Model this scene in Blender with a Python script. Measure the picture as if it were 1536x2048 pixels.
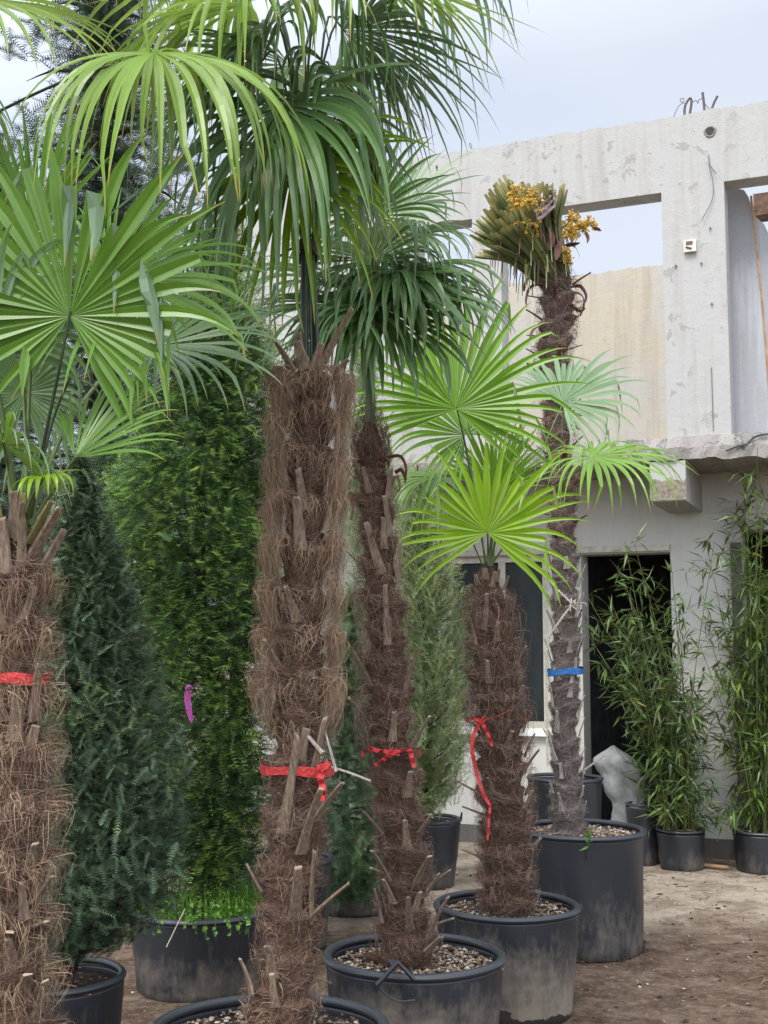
import bpy, math
import numpy as np
from math import radians, sin, cos, pi, tan

rng = np.random.default_rng(7)
scene = bpy.context.scene
for o in list(bpy.data.objects):
    bpy.data.objects.remove(o)
COL = scene.collection

# ------------------------------------------------------------------ camera
FPX, PITCH, CAMH = 2450.0, radians(6.2), 1.65
cam_data = bpy.data.cameras.new("camera")
cam = bpy.data.objects.new("camera", cam_data)
COL.objects.link(cam)
cam.location = (0, 0, CAMH)
cam.rotation_euler = (pi / 2 + PITCH, 0, 0)
cam_data.sensor_fit = 'VERTICAL'
cam_data.sensor_height = 36
cam_data.lens = 36 * FPX / 2048
cam_data.clip_start = 0.05
cam_data.clip_end = 2000
scene.camera = cam

# ------------------------------------------------------------------ sky, sun, exposure
SUN_EL, SUN_AZ = radians(57), radians(205)      # azimuth clockwise from +Y: behind the camera, to the left
sun_dir = (sin(SUN_AZ) * cos(SUN_EL), cos(SUN_AZ) * cos(SUN_EL), sin(SUN_EL))
world = bpy.data.worlds.new("World")
scene.world = world
world.use_nodes = True
wt = world.node_tree
wt.nodes.clear()
WN = lambda t: wt.nodes.new(t)
w_out = WN('ShaderNodeOutputWorld')
sky = WN('ShaderNodeTexSky')
sky.sky_type = 'NISHITA'
sky.sun_disc = False
sky.sun_elevation = SUN_EL
sky.sun_rotation = SUN_AZ
bg_sky = WN('ShaderNodeBackground'); bg_sky.inputs['Strength'].default_value = 0.10
wt.links.new(sky.outputs[0], bg_sky.inputs['Color'])
tc = WN('ShaderNodeTexCoord')
# overcast cloud layer: brighter round the hidden sun, as a real overcast sky is
dot = WN('ShaderNodeVectorMath'); dot.operation = 'DOT_PRODUCT'; dot.inputs[1].default_value = sun_dir
wt.links.new(tc.outputs['Generated'], dot.inputs[0])
rmp = WN('ShaderNodeMapRange'); rmp.inputs[1].default_value = -0.1; rmp.inputs[2].default_value = 1.0
rmp.inputs[3].default_value = 0.68; rmp.inputs[4].default_value = 3.0
wt.links.new(dot.outputs['Value'], rmp.inputs[0])
nz = WN('ShaderNodeTexNoise'); nz.inputs['Scale'].default_value = 2.2; nz.inputs['Detail'].default_value = 5
mp = WN('ShaderNodeMapping'); mp.inputs['Scale'].default_value = (1, 1, 2.6)
wt.links.new(tc.outputs['Generated'], mp.inputs['Vector']); wt.links.new(mp.outputs[0], nz.inputs['Vector'])
cr = WN('ShaderNodeValToRGB')
cr.color_ramp.elements[0].position = .35; cr.color_ramp.elements[0].color = (.70, .80, .97, 1)
cr.color_ramp.elements[1].position = .65; cr.color_ramp.elements[1].color = (.86, .90, .98, 1)
wt.links.new(nz.outputs['Fac'], cr.inputs['Fac'])
bg_cloud = WN('ShaderNodeBackground')
wt.links.new(cr.outputs[0], bg_cloud.inputs['Color']); wt.links.new(rmp.outputs[0], bg_cloud.inputs['Strength'])
mixw = WN('ShaderNodeMixShader'); mixw.inputs[0].default_value = .85
wt.links.new(bg_sky.outputs[0], mixw.inputs[1]); wt.links.new(bg_cloud.outputs[0], mixw.inputs[2])
wt.links.new(mixw.outputs[0], w_out.inputs['Surface'])

sun_data = bpy.data.lights.new("sun", 'SUN')
sun_data.energy = 2.2
sun_data.angle = radians(20)
sun_data.color = (1, .95, .88)
sun = bpy.data.objects.new("sun", sun_data)
COL.objects.link(sun)
sun.location = (-6, -8, 14)
from mathutils import Vector
sun.rotation_euler = Vector(sun_dir).to_track_quat('Z', 'Y').to_euler()

scene.view_settings.view_transform = 'Standard'
scene.view_settings.look = 'None'
scene.view_settings.exposure = 0.62
scene.view_settings.gamma = 1
scene.render.engine = 'CYCLES'
scene.cycles.max_bounces = 6
scene.cycles.transmission_bounces = 4
scene.cycles.transparent_max_bounces = 4
scene.cycles.use_denoising = True
scene.cycles.adaptive_threshold = .004

# ------------------------------------------------------------------ helpers
CP, SP = cos(PITCH), sin(PITCH)
A3 = lambda *v: np.array(v, float)
def ray(px, py):
    u = (px - 768) / FPX; v = (1024 - py) / FPX
    return A3(u, CP - v * SP, SP + v * CP)
def P(px, py, Y):
    r = ray(px, py)
    return A3(0, 0, CAMH) + r * Y / r[1]
def gnd(px, py, z=0.):
    r = ray(px, py)
    return A3(0, 0, CAMH) + r * (z - CAMH) / r[2]
def unit(v):
    v = np.asarray(v, float)
    return v / np.maximum(np.linalg.norm(v, axis=-1, keepdims=True), 1e-9)
def orth(n):
    n = unit(n); a = A3(0, 0, 1) if abs(n[2]) < .9 else A3(1, 0, 0)
    s = unit(np.cross(a, n)); return s, np.cross(n, s)

def tag(o, label=None, cat=None, group=None, kind=None):
    if label: o['label'] = label
    if cat: o['category'] = cat
    if group: o['group'] = group
    if kind: o['kind'] = kind
    return o
def empty(name, loc, label, cat, group=None):
    o = bpy.data.objects.new(name, None); COL.objects.link(o)
    o.location = tuple(loc); o.empty_display_size = .1
    return tag(o, label, cat, group)
BASE = {}
class MB:
    def __init__(s): s.V = []; s.F = []; s.u = []; s.v = []; s.w = []; s.n = 0
    def add(s, V, F, u=0., v=0., w=0.):
        V = np.asarray(V, float).reshape(-1, 3); F = np.asarray(F, int)
        s.V.append(V); s.F.append(F + s.n); s.n += len(V)
        s.u.append(np.broadcast_to(np.asarray(u, float), (len(V),)))
        s.v.append(np.broadcast_to(np.asarray(v, float), (len(V),)))
        s.w.append(np.broadcast_to(np.asarray(w, float), (len(V),)))
    def build(s, name, mat, parent=None, smooth=False):
        V = np.concatenate(s.V)
        root = parent
        while root is not None and root.parent is not None: root = root.parent
        if root is not None: V = V - np.array(root.location)
        me = bpy.data.meshes.new(name)
        lt = np.concatenate([np.full(len(f), f.shape[1]) for f in s.F])
        li = np.concatenate([f.ravel() for f in s.F])
        me.vertices.add(len(V)); me.vertices.foreach_set('co', V.astype(np.float32).ravel())
        me.loops.add(len(li)); me.loops.foreach_set('vertex_index', li.astype(np.int32))
        me.polygons.add(len(lt))
        me.polygons.foreach_set('loop_start', np.concatenate([[0], np.cumsum(lt)[:-1]]).astype(np.int32))
        if smooth: me.polygons.foreach_set('use_smooth', np.ones(len(lt), bool))
        else: me.polygons.foreach_set('use_smooth', np.zeros(len(lt), bool))
        for nm, arr in (('u', s.u), ('v', s.v), ('w', s.w)):
            a = me.attributes.new(nm, 'FLOAT', 'POINT'); a.data.foreach_set('value', np.concatenate(arr).astype(np.float32))
        me.update(calc_edges=True); me.validate()
        me.materials.append(mat)
        o = bpy.data.objects.new(name, me); COL.objects.link(o)
        if parent is not None: o.parent = parent
        return o
def box(mb, c, ax, ay, az):
    c, ax, ay, az = map(np.asarray, (c, ax, ay, az))
    V = [c + i * ax + j * ay + k * az for k in (-1, 1) for j in (-1, 1) for i in (-1, 1)]
    mb.add(V, [[0, 2, 3, 1], [4, 5, 7, 6], [0, 1, 5, 4], [2, 6, 7, 3], [0, 4, 6, 2], [1, 3, 7, 5]])
def smoothpts(pts, n=24):
    pts = np.asarray(pts, float)
    if len(pts) == 2:
        t = np.linspace(0, 1, n)[:, None]; return pts[0] * (1 - t) + pts[1] * t
    p = np.vstack([2 * pts[0] - pts[1], pts, 2 * pts[-1] - pts[-2]])
    out = []
    m = len(pts) - 1
    for t in np.linspace(0, m - 1e-6, n):
        i = int(t); f = t - i; a, b, c, d = p[i:i + 4]
        out.append(.5 * (2 * b + (c - a) * f + (2 * a - 5 * b + 4 * c - d) * f * f + (3 * b - a - 3 * c + d) * f ** 3))
    return np.array(out)
def tube(mb, pts, rad, k=8, flat=1., cap=True, v=0.):
    pts = np.asarray(pts, float); n = len(pts)
    rad = np.broadcast_to(np.asarray(rad, float), (n,))
    T = unit(np.gradient(pts, axis=0)); s, _ = orth(T[0]); V = []
    for i in range(n):
        s = unit(s - T[i] * (s @ T[i])); b = np.cross(T[i], s)
        a = np.arange(k) * 2 * pi / k
        V.append(pts[i] + rad[i] * (np.cos(a)[:, None] * s + flat * np.sin(a)[:, None] * b))
    V = np.concatenate(V); F = []
    for i in range(n - 1):
        for j in range(k):
            F.append([i * k + j, i * k + (j + 1) % k, (i + 1) * k + (j + 1) % k, (i + 1) * k + j])
    mb.add(V, F, np.repeat(np.linspace(0, 1, n), k), v)
    if cap and k == 4: mb.add(V, [[0, 3, 2, 1], [n * k - 4, n * k - 3, n * k - 2, n * k - 1]], 1., v)
    elif cap:
        mb.add(V[:k], [list(range(k))[::-1]], 0., v); mb.add(V[-k:], [list(range(k))], 1., v)
def strip(mb, pts, w, wdir, th=.0012, v=0., fold=None):
    """a thin band with real thickness, e.g. plastic tape"""
    pts = np.asarray(pts, float); n = len(pts); T = unit(np.gradient(pts, axis=0))
    W = np.broadcast_to(np.asarray(wdir, float), (n, 3)); W = unit(W - T * np.sum(W * T, 1)[:, None]); N = np.cross(T, W)
    w = np.broadcast_to(np.asarray(w, float), (n,))[:, None] / 2
    ring = np.stack([pts - W * w - N * th, pts + W * w - N * th, pts + W * w + N * th, pts - W * w + N * th], 1)
    F = []
    for i in range(n - 1):
        for j in range(4): F.append([i * 4 + j, i * 4 + (j + 1) % 4, i * 4 + 4 + (j + 1) % 4, i * 4 + 4 + j])
    mb.add(ring.reshape(-1, 3), F, np.repeat(np.linspace(0, 1, n), 4), v)
def lathe(mb, c, prof, k=64, jit=None):
    c = np.asarray(c, float); prof = np.asarray(prof, float); a = np.arange(k) * 2 * pi / k; n = len(prof)
    r = prof[:, 0][:, None] * np.ones(k); z = prof[:, 1][:, None] * np.ones(k)
    if jit is not None: r = r + jit(a[None, :], z)
    V = np.stack([c[0] + r * np.cos(a), c[1] + r * np.sin(a), c[2] + z], -1).reshape(-1, 3)
    i, j = np.meshgrid(np.arange(n - 1), np.arange(k), indexing='ij'); j2 = (j + 1) % k
    mb.add(V, np.stack([i * k + j, i * k + j2, (i + 1) * k + j2, (i + 1) * k + j], -1).reshape(-1, 4))
def wave(x, y, seed=0, oct=4, base=1.):
    """cheap smooth pseudo-noise"""
    g = np.random.default_rng(seed); out = 0; amp = 1.
    for k in range(oct):
        for _ in range(3):
            a = g.uniform(0, 2 * pi); f = base * 2 ** k * g.uniform(.7, 1.4)
            out = out + amp * np.sin((x * cos(a) + y * sin(a)) * f + g.uniform(0, 6.3))
        amp *= .55
    return out / 4

# ------------------------------------------------------------------ materials
class NT:
    def __init__(s, name):
        s.m = bpy.data.materials.new(name); s.m.use_nodes = True; s.t = s.m.node_tree; s.t.nodes.clear()
        s.out = s.n('ShaderNodeOutputMaterial')
    def n(s, t, **kw):
        o = s.t.nodes.new(t)
        for k, v in kw.items(): setattr(o, k, v)
        return o
    def l(s, a, b): s.t.links.new(a, b)
    def coord(s, scale=(1, 1, 1), kind='Object'):
        t = s.n('ShaderNodeTexCoord'); m = s.n('ShaderNodeMapping'); m.inputs['Scale'].default_value = scale
        s.l(t.outputs[kind], m.inputs['Vector']); return m.outputs[0]
    def noise(s, scale, detail=6, rough=.6, vec=None, dist=0.):
        o = s.n('ShaderNodeTexNoise'); o.inputs['Scale'].default_value = scale; o.inputs['Detail'].default_value = detail
        o.inputs['Roughness'].default_value = rough; o.inputs['Distortion'].default_value = dist
        s.l(vec if vec is not None else s.coord(), o.inputs['Vector']); return o.outputs['Fac']
    def ramp(s, fac, stops):
        o = s.n('ShaderNodeValToRGB'); e = o.color_ramp.elements
        while len(e) < len(stops): e.new(.5)
        for i, (p, c) in enumerate(stops):
            e[i].position = p; e[i].color = (*c, 1) if isinstance(c, tuple) else (c, c, c, 1)
        s.l(fac, o.inputs['Fac']); return o.outputs['Color']
    def mix(s, fac, a, b, mode='MIX'):
        o = s.n('ShaderNodeMix', data_type='RGBA', blend_type=mode)
        for i, x in ((0, fac), (6, a), (7, b)):
            if isinstance(x, (int, float)): o.inputs[i].default_value = x
            elif isinstance(x, tuple): o.inputs[i].default_value = (*x, 1)
            else: s.l(x, o.inputs[i])
        return o.outputs[2]
    def math(s, op, a, b=0.):
        o = s.n('ShaderNodeMath', operation=op)
        for i, x in ((0, a), (1, b)):
            if isinstance(x, (int, float)): o.inputs[i].default_value = x
            else: s.l(x, o.inputs[i])
        return o.outputs[0]
    def attr(s, name):
        o = s.n('ShaderNodeAttribute'); o.attribute_name = name; return o.outputs['Fac']
    def sep(s, vec):
        o = s.n('ShaderNodeSeparateXYZ'); s.l(vec, o.inputs[0]); return o.outputs
    def bump(s, h, strength=.4, dist=.01):
        o = s.n('ShaderNodeBump'); o.inputs['Strength'].default_value = strength; o.inputs['Distance'].default_value = dist
        s.l(h, o.inputs['Height']); return o.outputs[0]
    def bsdf(s, col, rough=.8, spec=.3, normal=None):
        o = s.n('ShaderNodeBsdfPrincipled')
        if isinstance(col, tuple): o.inputs['Base Color'].default_value = (*col, 1)
        else: s.l(col, o.inputs['Base Color'])
        if isinstance(rough, (int, float)): o.inputs['Roughness'].default_value = rough
        else: s.l(rough, o.inputs['Roughness'])
        o.inputs['Specular IOR Level'].default_value = spec
        if normal is not None: s.l(normal, o.inputs['Normal'])
        return o
    def done(s, sh): s.l(sh.outputs[0], s.out.inputs['Surface']); return s.m

def leaf_mat(name, front, back, tip=(.30, .22, .06), trans=.32, var=.35, rough=.42, tipstart=.9, yellow=None):
    t = NT(name); g = t.n('ShaderNodeNewGeometry')
    v = t.attr('v'); u = t.attr('u')
    c = t.mix(g.outputs['Backfacing'], front, back)
    br = t.math('ADD', t.math('MULTIPLY', v, 2 * var), 1 - var)
    brc = t.n('ShaderNodeCombineXYZ'); [t.l(br, brc.inputs[i]) for i in range(3)]
    c = t.mix(1., c, brc.outputs[0], 'MULTIPLY')
    if yellow:
        c = t.mix(t.ramp(v, [(yellow[0], 0.), (yellow[0] + .15, .85)]), c, yellow[1])
    cv = t.n('ShaderNodeCombineXYZ'); t.l(t.math('MULTIPLY', t.attr('w'), 3.2), cv.inputs[0]); t.l(t.math('MULTIPLY', u, 1.6), cv.inputs[1])
    sk = t.noise(1., 4, .7, cv.outputs[0]); c = t.mix(t.ramp(sk, [(.35, .55), (.5, 0.)]), c, t.mix(1., c, (.45, .50, .42), 'MULTIPLY'))
    c = t.mix(t.ramp(sk, [(.55, 0.), (.72, .5)]), c, t.mix(1., c, (1.55, 1.45, 1.5), 'MULTIPLY'))
    fn = t.noise(22, 4, .6, t.coord((1, 1, 1)))
    c = t.mix(t.math('MULTIPLY', fn, .35), c, t.mix(1., c, (.55, .62, .5), 'MULTIPLY'))
    c = t.mix(t.ramp(u, [(tipstart, 0.), (min(.999, tipstart + .08), .85)]), c, tip)
    b = t.bsdf(c, rough - .06, .5)
    tr = t.n('ShaderNodeBsdfTranslucent')
    tcol = t.mix(1., c, (1.15, 1.25, .6), 'MULTIPLY'); t.l(tcol, tr.inputs['Color'])
    mx = t.n('ShaderNodeMixShader'); mx.inputs[0].default_value = trans
    t.l(b.outputs[0], mx.inputs[1]); t.l(tr.outputs[0], mx.inputs[2])
    return t.done(mx)
def needle_mat(name, old, young, ystart=.6, var=.4, trans=.2, ymask=.45):
    """conifer needles: new growth at the spray tips is brighter on some shoots"""
    t = NT(name); v = t.attr('v'); u = t.attr('u')
    br = t.math('ADD', t.math('MULTIPLY', v, 2 * var), 1 - var)
    brc = t.n('ShaderNodeCombineXYZ'); [t.l(br, brc.inputs[i]) for i in range(3)]
    nn = t.noise(3.2, 3, .6)
    yf = t.math('MULTIPLY', t.ramp(u, [(ystart, 0.), (min(1., ystart + .3), 1.)]), t.ramp(nn, [(ymask, 0.), (ymask + .15, 1.)]))
    c = t.mix(1., t.mix(yf, old, young), brc.outputs[0], 'MULTIPLY')
    b = t.bsdf(c, .5, .3); tr = t.n('ShaderNodeBsdfTranslucent'); t.l(c, tr.inputs['Color'])
    mx = t.n('ShaderNodeMixShader'); mx.inputs[0].default_value = trans
    t.l(b.outputs[0], mx.inputs[1]); t.l(tr.outputs[0], mx.inputs[2])
    return t.done(mx)
def fibre_mat(name, dark, mid, light):
    t = NT(name); c = t.ramp(t.attr('v'), [(0., dark), (.55, mid), (1., light)])
    nn = t.noise(9, 3, .6); c = t.mix(t.ramp(nn, [(.35, 0.), (.7, .45)]), c, dark)
    return t.done(t.bsdf(c, .75, .2))
def plain(name, col, rough=.6, spec=.3, nscale=25, nvar=.35, bump=.15, bdist=.004):
    t = NT(name); nn = t.noise(nscale, 6, .65)
    d = tuple(x * (1 - nvar) for x in col); h = tuple(min(1, x * (1 + nvar)) for x in col)
    c = t.ramp(nn, [(.3, d), (.7, h)])
    return t.done(t.bsdf(c, rough, spec, t.bump(nn, bump, bdist)))
def plastic_pot(name, dust=.5, H=.5, wet=0., dh=0., col=(.018, .020, .024)):
    t = NT(name); co = t.coord(); z = t.sep(co)[2]
    zf = t.math('DIVIDE', z, H)
    streak = t.noise(7, 6, .7, t.coord((3., 3., .35))); blot = t.noise(5, 7, .65); fine = t.noise(70, 3, .7)
    low = t.ramp(t.math('ADD', zf, t.math('MULTIPLY', t.math('SUBTRACT', t.noise(2.6, 5, .7), .5 + dh), .9)), [(.0, 1.), (.35, .75), (.60, .22), (1., .10)])
    f = t.math('MULTIPLY', t.math('ADD', t.math('MULTIPLY', streak, .7), t.math('MULTIPLY', t.ramp(blot, [(.35, 0.), (.65, 1.)]), .75)), low)
    f = t.math('ADD', t.math('MULTIPLY', f, dust * 1.5), t.math('MULTIPLY', t.math('SUBTRACT', t.noise(11, 8, .8, t.coord((1.5, 1.5, .55))), .45), 1.25))
    f = t.ramp(f, [(.22, 0.), (.95, 1.)])
    dcol = t.mix(blot, (.11, .085, .062), (.235, .195, .15))
    c = t.mix(f, col, dcol)
    if wet > 0:
        wmask = t.math('LESS_THAN', t.math('ADD', zf, t.math('MULTIPLY', t.noise(4.2, 5, .6), .75)), .34 + wet)
        c = t.mix(wmask, c, (.018, .013, .010))
    sc = t.ramp(t.noise(60, 2, .5, t.coord((1, 1, .12))), [(.70, 0.), (.80, .07)])
    c = t.mix(sc, c, (.30, .30, .29))
    r = t.math('ADD', t.math('MULTIPLY', f, .4), .42)
    return t.done(t.bsdf(c, r, .45, t.bump(t.noise(40, 4, .6), .12, .003)))
def plaster(name, base=(.60, .60, .585), patch=(.33, .32, .30), stain=(.36, .33, .28), patchy=.64, rough_bump=.35, tint=None, streaky=.55):
    t = NT(name)
    big = t.noise(1.1, 7, .62); mid = t.noise(6.5, 8, .68, dist=.4); fine = t.noise(55, 6, .7)
    st = t.noise(5, 5, .62, t.coord((2.2, 2.2, .16)))
    c = t.mix(t.ramp(mid, [(.3, 0.), (.75, 1.)]), tuple(x * .92 for x in base), base)
    if tint: c = t.mix(t.ramp(big, [(tint[0], 0.), (tint[0] + .2, 1.)]), c, tint[1])
    c = t.mix(t.math('MULTIPLY', t.ramp(st, [(.50, 0.), (.72, 1.)]), streaky), c, stain)
    pm = t.math('MULTIPLY', t.ramp(mid, [(patchy, 0.), (patchy + .025, 1.)]), t.ramp(big, [(.44, 0.), (.54, 1.)]))
    c = t.mix(t.math('MULTIPLY', pm, .75), c, patch)
    sp = t.ramp(t.noise(11, 4, .55), [(.70, 0.), (.72, .45)]); c = t.mix(sp, c, patch)
    vo = t.n('ShaderNodeTexVoronoi', feature='DISTANCE_TO_EDGE'); vo.inputs['Scale'].default_value = .9
    wv = t.n('ShaderNodeVectorMath', operation='ADD'); t.l(t.coord(), wv.inputs[0])
    nv = t.n('ShaderNodeTexNoise'); nv.inputs['Scale'].default_value = 3; nv.inputs['Detail'].default_value = 6; t.l(t.coord(), nv.inputs['Vector'])
    t.l(nv.outputs['Color'], wv.inputs[1]); t.l(wv.outputs[0], vo.inputs['Vector'])
    ck = t.math('MULTIPLY', t.ramp(vo.outputs[0], [(.0, 1.), (.004, 0.)]), t.ramp(big, [(.56, 0.), (.62, .5)]))
    c = t.mix(ck, c, (.14, .13, .12))
    h = t.math('SUBTRACT', t.math('ADD', t.math('MULTIPLY', fine, .5), mid), t.math('MULTIPLY', pm, .8))
    return t.done(t.bsdf(c, .9, .15, t.bump(h, rough_bump, .02)))

M = {}
M['leaf_bright'] = leaf_mat('palm_leaf_bright', (.165, .31, .025), (.20, .30, .11), trans=.40, var=.28)
M['leaf_lime'] = leaf_mat('palm_leaf_lime', (.27, .44, .022), (.28, .40, .08), tip=(.42, .36, .05), trans=.42, var=.25)
M['leaf_mid'] = leaf_mat('palm_leaf_mid', (.135, .255, .032), (.19, .28, .16), trans=.38, var=.25)
M['leaf_dark'] = leaf_mat('palm_leaf_dark', (.080, .155, .042), (.17, .24, .175), tip=(.30, .26, .19), trans=.28, var=.42, tipstart=.93)
M['leaf_olive'] = leaf_mat('palm_leaf_olive', (.165, .265, .018), (.23, .30, .11), tip=(.36, .27, .03), trans=.42, var=.3, tipstart=.88, yellow=(.86, (.26, .24, .02)))
M['leaf_pale'] = leaf_mat('palm_leaf_pale', (.185, .285, .14), (.22, .31, .18), trans=.3, var=.2)
M['leaf_cut'] = leaf_mat('palm_leaf_trimmed', (.18, .225, .09), (.25, .29, .16), tip=(.36, .32, .13), trans=.2, var=.5, tipstart=.86, yellow=(.72, (.28, .22, .04)))
M['petiole'] = plain('petiole_green', (.085, .125, .035), .45, .4, 14, .35)
M['petiole_dark'] = plain('petiole_dark_green', (.028, .042, .018), .45, .4, 14, .4)
def trunk_mat(name, dark, mid, light):
    t = NT(name)
    a = t.noise(1., 5, .7, t.coord((22, 22, 120)), 1.6); b = t.noise(1., 5, .7, t.coord((120, 120, 14)), 1.2); m = t.noise(9, 4, .6)
    f = t.mix(t.ramp(m, [(.42, 0.), (.58, 1.)]), a, b)
    c = t.ramp(f, [(.30, dark), (.50, mid), (.70, light)])
    c = t.mix(t.ramp(t.noise(5, 4, .6), [(.4, 0.), (.7, .5)]), c, t.mix(1., c, (.55, .5, .48), 'MULTIPLY'))
    return t.done(t.bsdf(c, .9, .12, t.bump(f, 1., .012)))
M['trunk'] = trunk_mat('palm_trunk_core', (.036, .020, .013), (.105, .060, .040), (.23, .145, .098))
M['trunk_grey'] = trunk_mat('palm_trunk_core_grey', (.045, .034, .029), (.125, .098, .084), (.30, .25, .22))
M['fibre'] = fibre_mat('palm_fibre', (.060, .034, .024), (.172, .108, .078), (.43, .315, .235))
M['fibre_tan'] = fibre_mat('palm_fibre_tan', (.095, .055, .034), (.265, .172, .110), (.52, .38, .255))
M['fibre_grey'] = fibre_mat('palm_fibre_grey', (.085, .066, .058), (.23, .188, .165), (.50, .44, .39))
def stub_mat(name, a, b):
    t = NT(name); n1 = t.noise(30, 5, .7, t.coord((4, 4, .6)))
    c = t.ramp(n1, [(.3, a), (.72, b)])
    c = t.mix(t.ramp(t.attr('u'), [(.95, 0.), (.99, .45)]), c, (.42, .34, .25))
    return t.done(t.bsdf(c, .8, .2, t.bump(n1, .5, .004)))
M['stub'] = stub_mat('leaf_stub_wood', (.072, .045, .030), (.285, .21, .15))
M['stub_grey'] = stub_mat('leaf_stub_weathered', (.12, .095, .08), (.46, .41, .36))
M['stub_green'] = stub_mat('leaf_stub_green', (.10, .10, .035), (.26, .20, .08))
M['dead'] = plain('dry_brown_leaf', (.085, .035, .025), .6, .3, 20, .5)
def tape_mat(name, col, fade):
    t = NT(name); n1 = t.noise(24, 5, .65); n2 = t.noise(70, 4, .7, t.coord((1, 1, .5)))
    c = t.mix(t.ramp(n1, [(.40, 0.), (.75, .65)]), col, fade); c = t.mix(t.ramp(n2, [(.30, .6), (.45, 0.)]), c, t.mix(1., c, (.45, .45, .45), 'MULTIPLY'))
    b = t.bsdf(c, .28, .6, t.bump(t.math('ADD', n1, n2), .9, .010)); tr = t.n('ShaderNodeBsdfTranslucent'); t.l(c, tr.inputs['Color'])
    mx = t.n('ShaderNodeMixShader'); mx.inputs[0].default_value = .22; t.l(b.outputs[0], mx.inputs[1]); t.l(tr.outputs[0], mx.inputs[2]); return t.done(mx)
M['red'] = tape_mat('red_plastic_tape', (.55, .016, .014), (.66, .10, .085)); M['blue'] = tape_mat('blue_plastic_tape', (.008, .12, .40), (.03, .24, .55)); M['pink'] = tape_mat('magenta_plastic_tape', (.36, .04, .26), (.52, .13, .42))
M['cloth'] = plain('faded_pink_cloth', (.34, .255, .255), .9, .1, 22, .3, .5, .01)
M['string'] = plain('pale_string', (.45, .40, .34), .9, .1, 120, .35)
M['tape_brown'] = plain('brown_binding', (.075, .045, .035), .7, .2, 60, .5)
M['yellow'] = plain('yellow_flower', (.46, .29, .05), .6, .3, 60, .4)
M['wire'] = plain('rusted_steel', (.085, .060, .050), .7, .4, 60, .4)
M['cable'] = plain('grey_cable', (.12, .12, .12), .6, .3, 60, .2)
M['yew'] = needle_mat('yew_needles', (.090, .135, .075), (.24, .32, .13), .5, .75, .2, .50)
M['cypress'] = needle_mat('conifer_needles', (.058, .115, .046), (.22, .34, .075), .45, .7, .3, .38)
M['feather'] = needle_mat('feathery_needles', (.105, .175, .085), (.24, .34, .12), .5, .45, .2, .45)
M['juniper'] = needle_mat('juniper_needles', (.20, .255, .115), (.34, .38, .16), .5, .5, .25, .45)
M['far'] = needle_mat('far_conifer_needles', (.045, .075, .045), (.11, .145, .075), .5, .5, .2, .5)
M['goldtip'] = needle_mat('gold_tipped_needles', (.085, .125, .035), (.30, .31, .075), .4, .4, .3, .42)
M['bark'] = plain('conifer_bark', (.040, .028, .022), .95, .1, 30, .5, .6, .01)
M['bamboo'] = leaf_mat('bamboo_leaf', (.088, .14, .035), (.12, .165, .07), tip=(.30, .22, .08), trans=.3, var=.6, tipstart=.95, yellow=(.965, (.42, .27, .06)))
M['bamboo_light'] = leaf_mat('bamboo_leaf_light', (.085, .14, .025), (.11, .16, .055), tip=(.30, .22, .08), trans=.35, var=.5, tipstart=.95, yellow=(.97, (.45, .27, .05)))
M['culm'] = plain('bamboo_culm', (.10, .115, .035), .5, .3, 20, .4)
M['weed'] = leaf_mat('weed_leaf', (.105, .24, .022), (.14, .26, .06), trans=.35, var=.4, tipstart=.98)
M['soil'] = plain('potting_soil', (.050, .034, .026), .95, .1, 60, .6, .9, .02)
def pebble_mat():
    t = NT('pebbles'); v = t.attr('v')
    c = t.ramp(v, [(0., (.07, .045, .03)), (.4, (.17, .115, .075)), (.75, (.28, .21, .15)), (1., (.46, .41, .34))])
    return t.done(t.bsdf(c, .8, .25, t.bump(t.noise(120, 3), .3, .002)))
M['pebble'] = pebble_mat()
M['plaster'] = plaster('weathered_white_plaster', (.375, .364, .342), (.25, .24, .22), (.235, .215, .18), patchy=.58, streaky=.42)
M['plaster_shade'] = plaster('old_cream_grey_plaster', (.52, .505, .46), (.42, .40, .35), (.44, .41, .36), .74, .15)
M['plaster_beige'] = plaster('bare_beige_plaster', (.36, .34, .30), (.26, .24, .20), (.27, .22, .155), .64, .5, (.42, (.37, .325, .25)))
M['plaster_blue'] = plaster('bluish_white_plaster', (.34, .345, .35), (.26, .25, .235), (.52, .54, .57), .69, .3)
M['concrete'] = plaster('raw_concrete', (.33, .305, .275), (.20, .185, .165), (.18, .165, .145), .56, .8)
M['concrete_dark'] = plaster('dark_damp_concrete', (.135, .125, .11), (.09, .08, .07), (.07, .065, .06), .58, .6)
M['frame'] = plain('window_frame_paint', (.42, .39, .33), .6, .3, 14, .3)
M['white_paint'] = plain('white_painted_board', (.74, .73, .70), .6, .3, 10, .12)
M['timber'] = plain('old_timber', (.12, .075, .05), .85, .15, 18, .5, .6, .01)
M['stick'] = plain('wooden_stick', (.33, .20, .11), .8, .2, 18, .35)
M['dark_room'] = plain('inner_shade', (.05, .05, .055), .95, .1, 6, .4)  # near-black base: the shade inside the rooms is put into the colour
M['socket'] = plain('yellowed_plastic', (.56, .53, .44), .5, .4, 40, .1)
M['hole'] = plain('hole_rim', (.20, .175, .13), .95, .1, 40, .5)
M['sack'] = plain('grey_stone', (.22, .22, .215), .85, .2, 9, .3, .5, .02)
def glass_mat():
    t = NT('dusty_window_glass'); nn = t.noise(4, 5, .6, t.coord((1, 1, .4)))
    c = t.ramp(nn, [(.3, (.008, .011, .012)), (.75, (.03, .036, .037))])
    return t.done(t.bsdf(c, .30, .22))
M['glass'] = glass_mat()
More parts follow.
